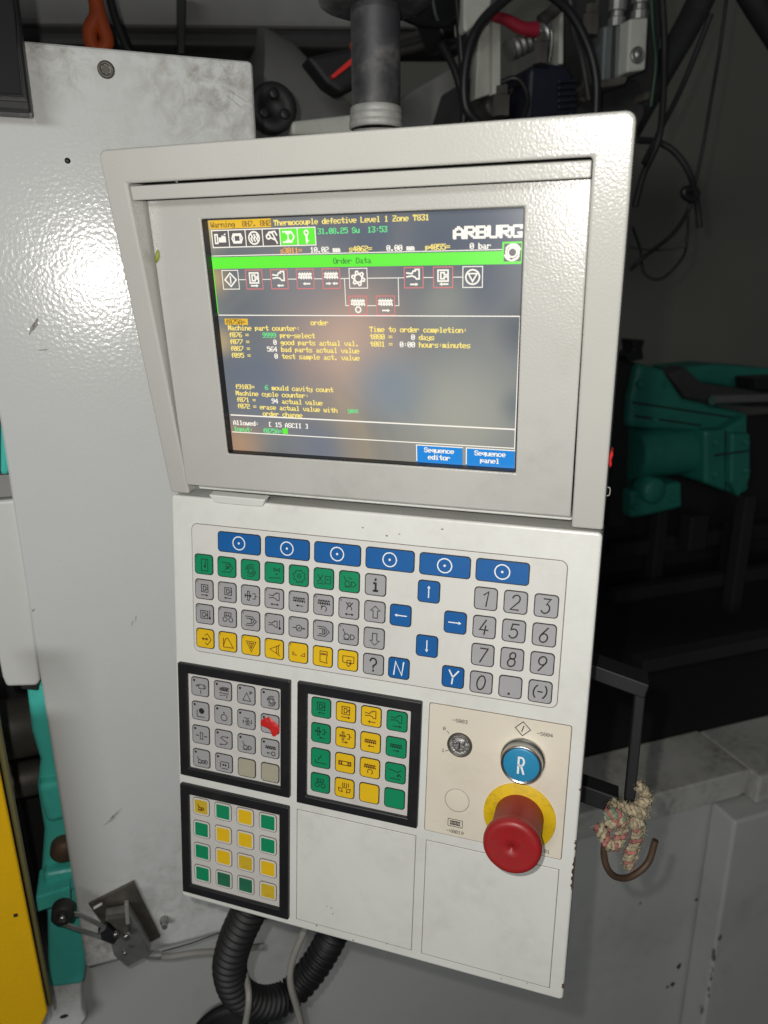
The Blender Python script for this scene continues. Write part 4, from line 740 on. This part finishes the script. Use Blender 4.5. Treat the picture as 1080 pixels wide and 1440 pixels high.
dline([(54.8, 127.0), (250.3, 127.1)], 0.6, 'white', y=-.27)
drect(58.6, 120.9, 75.4, 124.8, 'amber'); dtext('f075A=', 59.2, 122.8, 'dark'); dtext('order', 119.5, 122.7, 'yellow')
RP = 4.43; r0 = 119.0
for (x, r, s_, c) in ((60.7, 0, 'Machine part counter:', 'yellow'), (60.7, 1, 'f076 =', 'yellow'), (85.2, 1, '9999', 'green'), (97.6, 1, 'pre-select', 'yellow'), (60.7, 2, 'f077 =', 'yellow'), (92.5, 2, '0', 'white'), (97.6, 2, 'good parts actual val.', 'yellow'), (60.7, 3, 'f087 =', 'yellow'), (87.6, 3, '564', 'white'), (97.6, 3, 'bad parts actual value', 'yellow'), (60.7, 4, 'f095 =', 'yellow'), (92.5, 4, '0', 'white'), (97.6, 4, 'test sample act. value', 'yellow'),
                      (158.5, 0, 'Time to order completion:', 'yellow'), (158.5, 1, 't080 =', 'yellow'), (185, 1, '0', 'white'), (189.8, 1, 'days', 'yellow'), (158.5, 2, 't081 =', 'yellow'), (177.7, 2, '0:00', 'white'), (189.8, 2, 'hours:minutes', 'yellow'),
                      (61.2, 8.7, 'f9103=', 'yellow'), (83.5, 8.7, '6', 'green'), (88.4, 8.7, 'mould cavity count', 'yellow'), (61.2, 9.7, 'Machine cycle counter:', 'yellow'), (61.2, 10.7, 'f071 =', 'yellow'), (87.5, 10.7, '94', 'white'), (95.0, 10.7, 'actual value', 'yellow'), (61.2, 11.7, 'f072 = erase actual value with', 'yellow'), (141.5, 11.6, 'yes', 'green'), (80.0, 12.7, 'order change', 'yellow')):
    dtext(s_, x, r0 - RP * r, c)
dline([(55.6, 60.6), (249.3, 60.4)], 0.85, 'white')
dtext('Allowed:   [ 15 ASCII ]', 56.8, 55.4, 'white'); dtext('Input:   f075A=', 56.8, 50.9, 'green'); drect(93.6, 49.3, 97.4, 53.2, 'band', -.2)
dline([(55.2, 48.6), (249.3, 48.5)], 0.6, 'white')
for x, xa, t1, t2 in ((186.9, 217.0, 'Sequence', 'editor'), (219.2, 249.6, 'Sequence', 'panel')):
    drect(x, 35.6, xa, 47.2, 'blue'); dline([(x + .2, 36.6), (x + .2, 47.0), (xa, 47.0)], 0.6, 'white')
    dtext(t1, (x + xa) / 2 - len(t1) * 1.22, 44.2, 'white', -.35); dtext(t2, (x + xa) / 2 - len(t2) * 1.22, 39.6, 'white', -.35)
# front glass of the screen stays as the display's own gloss

# membrane keypad sheet
me = MB().prism([(x * mm, z * mm) for x, z in rrect(17.4, -119.2, 285.6, -21.2, 4.5, 6)], -0.0006, 0.0004)
me.build('keypad_sheet', M_sheet, cp, KB, 0.0003, 2)
MB().stroke([(x * mm, z * mm) for x, z in rrect(17.2, -119.4, 285.8, -21.0, 4.7, 6)], 0.0006, -0.00012, True).build('sheet_edge', M_line, cp, KB)
KEYMESH = {}
def key(x, v, w_, h_, c, sym=None, ink=None, y=-0.6, kind='plain', letter=None, rad=2.6, name='key'):
    """x, v: left and top in mm; sym: function adding the pictogram"""
    kk = (round(w_, 2), round(h_, 2), c, kind)
    if kk not in KEYMESH:
        mb = MB(); hw, hh = w_ / 2 * mm, h_ / 2 * mm
        if kind == 'plain':
            mb.prism(rrect(-hw, -hh, hw, hh, rad * mm), -0.00030, 0.0002, 1); i_ = 0.00072
            mb.prism(rrect(-hw + i_, -hh + i_, hw - i_, hh - i_, (rad - .5) * mm), -0.00062, -0.00025, 0)
            mats = [KM[c], M_ink]
        else:                                                             # clear pocket key with a coloured card inside
            mb.prism(rrect(-hw, -hh, hw, hh, rad * mm), -0.00030, 0.0002, 1); i_ = 0.0006
            mb.prism(rrect(-hw + i_, -hh + i_, hw - i_, hh - i_, (rad - .5) * mm), -0.00055, -0.00025, 2); j_ = 0.0018
            mb.prism(rrect(-hw + j_, -hh + j_, hw - j_, hh - j_, 0.7 * mm, 2), -0.00068, -0.0005, 0)
            mats = [KM[c], M_inky2, M_sheet]
        KEYMESH[kk] = mb.mesh('key', mats)
    o = place(name, KEYMESH[kk], cp, KB @ T((x + w_ / 2) * mm, y * mm, -(v + h_ / 2) * mm))
    if sym:
        s = MB(); sym(s)
        if letter: text57(s, letter, (-w_ / 2 + 1.3) * mm, (h_ / 2 - 2.9) * mm, 1.4 * mm, 1.6 * mm, -0.00075)
        s.build('symbol', ink or M_ink, o)
    return o
M_inky2 = mat('key_outline_brown', (0.16, 0.12, 0.09), 0.6)
def ic(name, k=4.4, wd=0.55, dx=0, dz=0):
    def f(mb):
        for t, p in ICON[name]:
            q = [((dx + a * k) * mm, (dz + b * k) * mm) for a, b in p]
            if t == 'f': mb.flat(q, -0.00075)
            else: mb.stroke(q, wd * mm, -0.00075, t == 'c')
    return f
def gl(ch, kx=3.2, kz=4.4, wd=0.85, sl=ITAL): return lambda mb: glyph(mb, ch, kx * mm, kz * mm, wd * mm, -0.00075, sl)
KW, KY, KX, PT = 15.5, 43.1, 19.55, 19.0
for i in range(6): key(39.1 + 37.83 * i, 24.45, 34.7, 15.3, 'blue', ic('blueC', 6.0, 0.8), M_white)
LET = ['ABCDEFG', 'HIJKLMN', 'OPQRSTU', 'VWXYZ//']
for r, (pre, c, ink) in enumerate((('g', 'green', M_inkg), ('r', 'grey', M_ink), ('s', 'grey', M_ink), ('y', 'yellow', M_inky))):
    for k in range(7): key(KX + PT * k, KY + 19.08 * r, KW, KW, c, ic(pre + str(k), 4.9, 0.6, dx=0.5, dz=-0.3), ink, letter=LET[r][k])
X8 = KX + PT * 7
key(X8, KY, KW, KW, 'grey', gl('i', 3.4, 4.8, 1.5, 0)); key(X8, KY + 19.08, KW, KW, 'grey', ic('up', 5.0, 0.6, .5, -.3), letter='.'); key(X8, KY + 38.2, KW, KW, 'grey', ic('dn', 5.0, 0.6, .5, -.3), letter='.'); key(X8, KY + 57.3, KW, KW, 'grey', gl('?', 4.6, 5.0, 1.2, 0))
for x, r, s_ in ((190.0, 0, 'aU'), (171.0, 1, 'aL'), (208.8, 1, 'aR'), (190.2, 2, 'aD')): key(x, KY + .2 + 19.1 * r, KW, KW, 'blue', ic(s_, 5.0, 0.75), M_white)
key(171.0, KY + 57.3, KW, KW, 'blue', gl('N', 5.2, 5.2, 1.0, .12), M_white); key(209.0, KY + 57.6, KW, KW, 'blue', gl('Y', 5.2, 5.2, 1.0, .12), M_white)
for k, ch in enumerate(['1', '2', '3', '4', '5', '6', '7', '8', '9', '0', '.', '(-)']):
    key(228.2 + 19.32 * (k % 3), 43.5 + 19.32 * (k // 3), KW, KW, 'grey', gl(ch, 4.4, 5.2, 0.95))

# keypad modules
def module(x0, v0, x1, v1, ix0, iv0, ix1, iv1):
    mb = MB(); H_ = -0.0032
    xs = [x0, ix0, ix1, x1]; zs = [-v1, -iv1, -iv0, -v0]
    vs = [(x * mm, y, z * mm) for y in (H_, 0.0002) for z in zs for x in xs]; fs = []
    for j in range(3):
        for i in range(3):
            if i == 1 and j == 1: continue
            k = j * 4 + i; fs.append((k, k + 1, k + 5, k + 4))
    lp = [0, 1, 2, 3, 7, 11, 15, 14, 13, 12, 8, 4]
    for i in range(12): a, b = lp[i], lp[(i + 1) % 12]; fs.append((a, a + 16, b + 16, b))
    for a, b in ((5, 9), (9, 10), (10, 6), (6, 5)): fs.append((a, a + 16, b + 16, b))
    mb.add(vs, fs); mb.build('module_frame', M_blackp, cp, KB, 0.0009, 2)
    MB().box((ix0 * mm, -0.0004, -iv1 * mm), (ix1 * mm, 0.0003, -iv0 * mm)).build('module_sheet', M_mod, cp, KB)
module(3.8, 130.0, 97.6, 223.2, 11.6, 137.6, 90.0, 216.2)
module(3.0, 231.0, 97.0, 327.0, 10.4, 239.0, 89.2, 319.6)
module(103.4, 129.4, 196.4, 225.2, 111.0, 137.4, 188.8, 218.4)
led = lambda mb: mb.flat([(x, z) for x, z in cpts(-4.9 * mm, 4.9 * mm, 1.0 * mm, n=10)[:-1]], -0.00076)
def withled(f):
    def g(mb): led(mb); f(mb)
    return g
for r in range(4):
    for c in range(4):
        x = 14.2 + 19.6 * c; v = 140.0 + 19.75 * r
        if r == 3 and c >= 2: key(x, v, 15.4, 15.4, 'tan', None, y=-.4)
        else: key(x, v, 15.4, 15.4, 'grey', withled(ic('m%d%d' % (r, c), 4.9, 0.6, 0.6, -0.7)), y=-.4)
        cc = [['yellow', 'green', 'yellow', 'green'], ['green', 'yellow', 'yellow', 'green'], ['green', 'yellow', 'ygrub', 'yellow'], ['green', 'gdark', 'gdark', 'ygrub']][r][c]
        if r == 0 and c == 0: cc = 'ygrub'
        key(13.2 + 19.35 * c, 241.2 + 19.75 * r, 15.0, 15.0, cc, ic('m22', 3.6, 0.8) if (r == 0 and c == 0) else None, M_inky, y=-.4, kind='pocket')
        cc = 'green' if c in (0, 3) else 'yellow'
        nm = 'n%d%d' % (r, c)
        key(113.8 + 19.05 * c, 139.6 + 19.8 * r, 15.5, 15.5, cc, ic(nm, 5.2, 0.65, 0, 0) if nm in ICON else None, M_inkg if cc == 'green' else M_inky, y=-.4)
# small dark-green tint of ink is stronger on the lower modules' symbols; red tape on one key
tp = MB(); TP = [(-8.3, 1.2), (-5.5, 4.8), (-2.6, 5.0), (-1.0, 7.2), (0.6, 5.2), (3.0, 4.0), (5.6, 2.6), (7.2, 0.4), (8.2, -3.0), (6.0, -6.2), (3.2, -9.6), (1.0, -8.0), (0.2, -3.6), (-2.4, -3.2), (-5.0, -2.4), (-8.0, -2.0)]
n_ = len(TP); vs = [((73.6 + 7.4 + x) * mm, -0.0011, -(159.75 + 8.3 - z) * mm) for x, z in TP] + [((73.6 + 7.4 + x * .6) * mm, -0.0016 - 0.0003 * ((i * 5) % 3), -(159.75 + 8.3 - z * .6) * mm) for i, (x, z) in enumerate(TP)] + [((81.5) * mm, -0.0019, -169.2 * mm)]
tp.add(vs, [(i, (i + 1) % n_, (i + 1) % n_ + n_, i + n_) for i in range(n_)] + [(i + n_, (i + 1) % n_ + n_, 2 * n_) for i in range(n_)], smooth=True)
t_ = tp.build('red_tape', M_redtape, cp, KB); sb_ = t_.modifiers.new('s', 'SUBSURF'); sb_.levels = 2; sb_.render_levels = 2; t_['label'] = 'torn blob of bright red tape stuck over a grey key'

# button plate
bp = MB().prism([(x * mm, z * mm) for x, z in rrect(201.6, -226.0, 296.0, -129.9, 1.2, 2)], -0.0008, 0.0004).build('button_plate', M_cream, cp, KB, 0.0003, 1)
MB().stroke([(x * mm, z * mm) for x, z in rrect(201.4, -226.2, 296.2, -129.7, 1.2, 2)], 0.0006, -0.0001, True).build('plate_edge', M_inky2, cp, KB)
for nm, s_, x, v in (('a', '-S003', 218.0, 140.5), ('b', '-S004', 274.5, 139.6), ('c', '0', 211.6, 147.8), ('d', '1', 211.4, 164.0), ('e', '-X0019', 217.2, 223.6), ('f', '101', 282.4, 223.4)):
    text57(MB(), s_, x * mm, -v * mm, 2.1 * mm, 2.6 * mm, -0.00092).build('lettering', M_ink, bp)
def bm(fn): m_ = MB(); fn(m_); return m_.build('lettering', M_ink, bp)
bm(lambda m_: m_.stroke([(265.2 * mm, -132.0 * mm), (270.2 * mm, -137.0 * mm), (265.2 * mm, -142.0 * mm), (260.2 * mm, -137.0 * mm)], 0.00055, -0.00092, True))
bm(lambda m_: m_.stroke([(265.8 * mm, -135.0 * mm), (264.6 * mm, -139.0 * mm)], 0.0007, -0.00092))
bm(lambda m_: m_.stroke([(214.6 * mm, -148.0 * mm), (216.0 * mm, -149.6 * mm)], 0.0004, -0.00092)); bm(lambda m_: m_.stroke([(214.0 * mm, -163.0 * mm), (216.0 * mm, -162.0 * mm)], 0.0004, -0.00092))
bm(lambda m_: (m_.stroke([(218.2 * mm, -213.0 * mm), (228.4 * mm, -213.0 * mm), (228.4 * mm, -218.4 * mm), (218.2 * mm, -218.4 * mm)], 0.0004, -0.00092, True), [m_.stroke([((220.2 + k * 1.0) * mm, -214.2 * mm), ((220.2 + k * 1.0) * mm, -217.2 * mm)], 0.0006, -0.00092) for k in range(7)], m_.stroke([(219.8 * mm, -214.6 * mm), (226.8 * mm, -214.6 * mm)], 0.0005, -0.00093), m_.stroke([(219.8 * mm, -216.8 * mm), (226.8 * mm, -216.8 * mm)], 0.0005, -0.00093)))
def ax(x, v): return KB @ T(x * mm, 0, -v * mm) @ fac
def lp(name, prof, x, v, m_, par=cp, seg=40, M2=None): return MB().lathe([(r * mm, h * mm) for r, h in prof], M2, seg).build(name, m_, par, ax(x, v) if par is cp else None)
# key lock
k1 = lp('key_lock', [(8.6, .5), (8.6, 2.4), (7.9, 3.0), (7.3, 3.0), (7.0, 1.6), (0.01, 1.6)], 223.8, 156.2, M_dsteel)
lp('lock_barrel', [(7.0, 1.5), (7.0, 2.0), (6.2, 2.1), (5.9, 1.7), (4.6, 1.7), (4.4, 2.2), (3.2, 2.3), (0.01, 2.3)], 0, 0, M_lock, k1, 28)
MB().box((-0.0005, -0.0024, 0.0021), (0.0005, 0.0024, 0.0025)).build('keyhole', M_ink, k1)
# blank plug
b1_ = lp('blank_plug', [(8.3, .4), (8.3, .95), (8.0, 1.0), (0.01, 1.0)], 223.8, 198.2, M_cream); 
MB().lathe([(8.35 * mm, 0.87 * mm), (8.65 * mm, 0.87 * mm)], None, 36).build('plug_edge', M_inky2, b1_)
# R button
rb = lp('reset_button', [(14.8, .6), (14.8, 2.6), (14.2, 3.4), (13.6, 3.6), (13.6, 9.6), (13.1, 10.6), (12.2, 10.6), (11.9, 9.8), (0.01, 9.8)], 266.6, 158.0, M_steel)
cpn = lp('button_cap', [(11.7, 9.7), (11.6, 10.1), (10.8, 10.35), (0.01, 10.5)], 0, 0, M_rblue, rb)
m_ = MB(); glyph(m_, 'R', 3.4 * mm, 5.8 * mm, 1.3 * mm, 0, 0.0)
m_.v = [(x, z, 0.0107) for x, y, z in m_.v]; m_.build('letter', M_white, rb)
# emergency stop
es = lp('emergency_stop_disc', [(24.2, .8), (24.2, 1.6), (23.8, 1.8), (0.01, 1.8)], 266.8, 200.6, M_yel, seg=56)
lp('stop_neck', [(16.4, 1.7), (16.2, 8), (15.8, 28.2)], 0, 0, M_redneck, es, 48)
lp('stop_button', [(15.4, 28.0), (17.8, 28.6), (18.5, 30.0), (18.7, 33.0), (18.3, 35.2), (17.2, 36.8), (15.4, 37.3), (13.6, 37.1), (7, 36.7), (1.4, 36.6), (1.1, 35.9), (0.01, 35.9)], 0, 0, M_red, es, 56)
# blank cover plates, lower row
for (x0, v0, x1, v1) in ((103.0, 232.8, 195.2, 326.0), (203.2, 234.2, 295.2, 326.2)):
    MB().box((x0 * mm, -0.0005, -v1 * mm), (x1 * mm, 0.0004, -v0 * mm)).build('blank_plate', M_plate, cp, KB, 0.0003, 1)
    MB().stroke([((x0 - .2) * mm, -(v0 - .2) * mm), ((x1 + .2) * mm, -(v0 - .2) * mm), ((x1 + .2) * mm, -(v1 + .2) * mm), ((x0 - .2) * mm, -(v1 + .2) * mm)], 0.00045, -0.0001, True).build('plate_edge', M_line, cp, KB)
# chipped paint marks along the right edge
for v, l_ in ((210, 7), (222, 16), (238, 9), (172, 2), (320, 4)):
    pts = [((PW - .2 - 1.6 * random.random()) * mm, -(v + l_ * k / 8) * mm) for k in range(9)]
    MB().flat([(PW * mm + 0.0001, -v * mm)] + pts + [(PW * mm + 0.0001, -(v + l_) * mm)], -0.00015).build('paint_chip', M_rust, cp, KB)
for x, v in ((150, 331), (176, 326.5), (120, 327), (262, 329), (280, 327.4), (128, 308), (132, 308.2), (133, 313), (167, 16), (176, 14), (205, 8), (150, 12)):
    r_ = random.uniform(.4, .9)
    MB().flat([((x + r_ * (0.5 + random.random()) * math.cos(k)) * mm, -(v + .6 * r_ * math.sin(k)) * mm) for k in range(6)], -0.0007).build('paint_chip', M_line, cp, KB)

# support pole
PX = 166
pole = MB().lathe([(0.0135, 0.0), (0.0135, 0.35)], SM @ T(PX * mm, 0.030, 0.233) @ Matrix.Rotation(-ST, 4, 'X'), 32).build('support_pole', M_pole, cp)
MB().lathe([(0.0137, -0.010), (0.0150, -0.0095), (0.0150, -0.0065), (0.0143, -0.006), (0.0147, -0.0055), (0.0147, -0.003), (0.0141, -0.0025), (0.0144, -0.002), (0.0142, 0.0005), (0.0136, 0.001)], SM @ T(PX * mm, 0.030, 0.236) @ Matrix.Rotation(-ST, 4, 'X'), 32).build('collar', M_collar, pole)
MB().lathe([(0.0136, 0.049), (0.022, 0.048), (0.030, 0.051), (0.0315, 0.055), (0.0315, 0.098), (0.0136, 0.099)], SM @ T(PX * mm, 0.030, 0.236) @ Matrix.Rotation(-ST, 4, 'X'), 44).build('flange', M_pole, pole)

# handle behind the right side, hook and rope hang on it
def kpt(x, y, v): return KB @ Vector((x * mm, y * mm, -v * mm))
hd = MB()
hpts = [(296, 60, 118), (352, 60, 134), (352, 60, 226), (296, 60, 222)]
def bar(a, b, wx, wy):
    A, B = Vector((a[0] * mm, a[1] * mm, -a[2] * mm)), Vector((b[0] * mm, b[1] * mm, -b[2] * mm)); d = (B - A).normalized(); n = Vector((-d.z, 0, d.x)); t = Vector((0, 1, 0))
    vs = [P + n * sx * wx * mm + t * sy * wy * mm for P in (A, B) for sx, sy in ((-1, -1), (1, -1), (1, 1), (-1, 1))]
    return MB().add(vs, [(3, 2, 1, 0), (4, 5, 6, 7), (0, 1, 5, 4), (1, 2, 6, 5), (2, 3, 7, 6), (3, 0, 4, 7)])
HZ = 75
bar((292, HZ, 113), (343, HZ, 125), 5.5, 13).build('handle_arm', M_handle, cp, KB, 0.001, 2)
bar((339, HZ + 2, 122), (339, HZ + 2, 222), 3.6, 11).build('handle_bar', M_handle, cp, KB, 0.001, 2)
bar((292, HZ, 212), (330, HZ, 219), 7, 9).build('handle_arm', M_handle, cp, KB, 0.001, 2)
WMi = WM.inverted()
def hq(x, y, v): return WMi @ (PM @ kpt(x, y, v))
KC = hq(334, HZ - 8, 222)
hk = [KC + Vector(p) for p in ((-0.014, -.004, 0.0), (-0.016, -.005, -0.030), (-0.008, -.006, -0.050), (0.008, -.006, -0.058), (0.024, -.006, -0.050), (0.029, -.006, -0.030))]
single(MB().tube(hk, 0.0025, 10), 'hook', M_rust, 'rusty bent steel hook hanging below the rope knot', 'hook')
rp = thing('rope_knot', 'frayed cream, red and green rope knotted round the black handle bar', 'rope', tuple(KC + Vector((0, 0, -0.04))))
rnd = random.Random(3)
def lump(c, n, rr, tr, m_, nm):
    for k in range(n):
        ax_ = Vector((rnd.uniform(-1, 1), rnd.uniform(-1, 1), rnd.uniform(-.8, .8))).normalized(); u = ax_.orthogonal().normalized(); v_ = ax_.cross(u)
        a0_ = rnd.uniform(0, 6.28); sw_ = rnd.uniform(2.5, 5)
        pts = [c + (u * math.cos(a0_ + sw_ * j / 6) + v_ * math.sin(a0_ + sw_ * j / 6)) * rr * rnd.uniform(.75, 1.1) for j in range(7)]
        MB().tube(pts, tr * rnd.uniform(.7, 1.1), 7, sub=4).build(nm, m_, rp)
def ply(path, rr, mats, n=3, turns=5, fuzz=None):
    """a laid rope: thin strands wound round each other along a path"""
    P = spline(path, 10)
    for k in range(n):
        pts = []
        for i, p_ in enumerate(P):
            t = (P[min(i + 1, len(P) - 1)] - P[max(i - 1, 0)]).normalized(); u = t.cross(Vector((0.3, 1, 0.2))).normalized(); v_ = t.cross(u)
            a_ = 2 * math.pi * (k / n + turns * i / len(P)); q_ = rr * rnd.uniform(.85, 1.15)
            pts.append(p_ + (u * math.cos(a_) + v_ * math.sin(a_)) * q_); RPTS.append((p_ + (u * math.cos(a_) + v_ * math.sin(a_)) * q_ * 1.5, u * math.cos(a_) + v_ * math.sin(a_), mats[k % len(mats)]))
        MB().tube(pts, lambda t_, i_: rr * 0.75 * (0.85 + 0.3 * math.sin(i_ * 1.9 + k)), 6, sub=2).build('strand', mats[k % len(mats)], rp)
RPTS = []
def V3(x, y, z): return KC + Vector((x, y, z))
ply([V3(-.022, -.004, -.004), V3(-.019, -.012, -.014), V3(-.011, -.012, -.016), V3(-.006, -.010, -.004), V3(-.012, -.012, .004), V3(-.019, -.010, .0)], .0028, [M_ropeC, M_ropeR, M_ropeC], turns=6)
ply([V3(-.02, -.008, .008), V3(-.014, -.012, .010), V3(-.008, -.012, .004), V3(-.002, -.008, .0)], .0024, [M_ropeG, M_ropeC, M_ropeR], turns=4)
ply([V3(-.006, -.006, .010), V3(.004, -.014, .008), V3(.012, -.008, .002), V3(.010, .004, -.002), V3(.0, .006, .0), V3(-.006, .0, .006), V3(-.002, -.010, .0), V3(.008, -.012, -.004)], .0026, [M_ropeC, M_ropeC, M_ropeC], turns=9)
ply([V3(.004, -.008, .006), V3(.010, -.010, .012), V3(.016, -.006, .010), V3(.014, -.002, .018), V3(.008, -.004, .022)], .0026, [M_ropeC, M_ropeC, M_ropeC], turns=5)
ply([V3(.002, -.010, .0), V3(.006, -.012, -.010), V3(.004, -.012, -.022), V3(.002, -.010, -.034), V3(.004, -.010, -.044)], .0026, [M_ropeC, M_ropeR, M_ropeC], turns=5)
ply([V3(.008, -.008, .0), V3(.012, -.009, -.012), V3(.009, -.009, -.024), V3(.008, -.008, -.038)], .0024, [M_ropeG, M_ropeC, M_ropeC], turns=5)
fz = MB()
fzs = {}
for k in range(600):
    p0, d0, m_ = rnd.choice(RPTS); d = (d0 + Vector((rnd.gauss(0, .6), rnd.gauss(0, .6), rnd.gauss(0.1, .6)))).normalized(); ln_ = rnd.uniform(.001, .0035) * (2.5 if rnd.random() < .08 else 1)
    p1 = p0 + d * ln_ + Vector((rnd.uniform(-.001, .001), 0, rnd.uniform(-.0012, .0006)))
    fzs.setdefault(m_.name, (MB(), m_))[0].tube([p0 - d * .001, p0.lerp(p1, .5) + Vector((0, 0, .0004)), p1], 0.00016, 3, sub=2)
for fz, m_ in fzs.values(): fz.build('fray', m_, rp)['kind'] = 'stuff'

# bits on the panel's right side, leaf scrap
MB().prism([(x * mm, z * mm) for x, z in ((305.2, 48), (306.2, 51), (307.4, 49), (306.4, 45), (307, 42), (306, 40), (305.2, 43))], 0.004, 0.012).build('red_tag', M_redtape, cp, SM, 0.0005, 1)['label'] = 'scrap of red tape on the right side of the screen housing'
MB().tube([SM @ Vector((305.5 * mm, .006, 27 * mm)), SM @ Vector((307.0 * mm, .006, 26 * mm)), SM @ Vector((306.9 * mm, .006, 22 * mm)), SM @ Vector((305.5 * mm, .006, 21 * mm))], 0.0004, 8).build('wire_loop', M_cable, cp)
lf = MB(); L0 = [(0, -4), (1.3, -2), (1.6, .5), (1.0, 3), (0, 4.4), (-1.0, 2.6), (-1.4, 0), (-1.0, -2.4)]
lf.add([(x * mm, -0.0004 - 0.0005 * (abs(x) < .5), z * mm) for x, z in L0] + [(0, -0.0012, 0)] + [(x * mm, 0.0, z * mm) for x, z in L0], [(i, (i + 1) % 8, 8) for i in range(8)] + [(i, i + 9, (i + 1) % 8 + 9, (i + 1) % 8) for i in range(8)], smooth=True)
lo = lf.build('leaf_scrap', M_leaf, None, PM @ DM @ T(19.2 * mm, -0.0006, 163.5 * mm) @ Matrix.Rotation(R(20), 4, 'Y')); tag(lo, 'tiny yellow green leaf scrap stuck in the left edge of the screen frame', 'leaf')
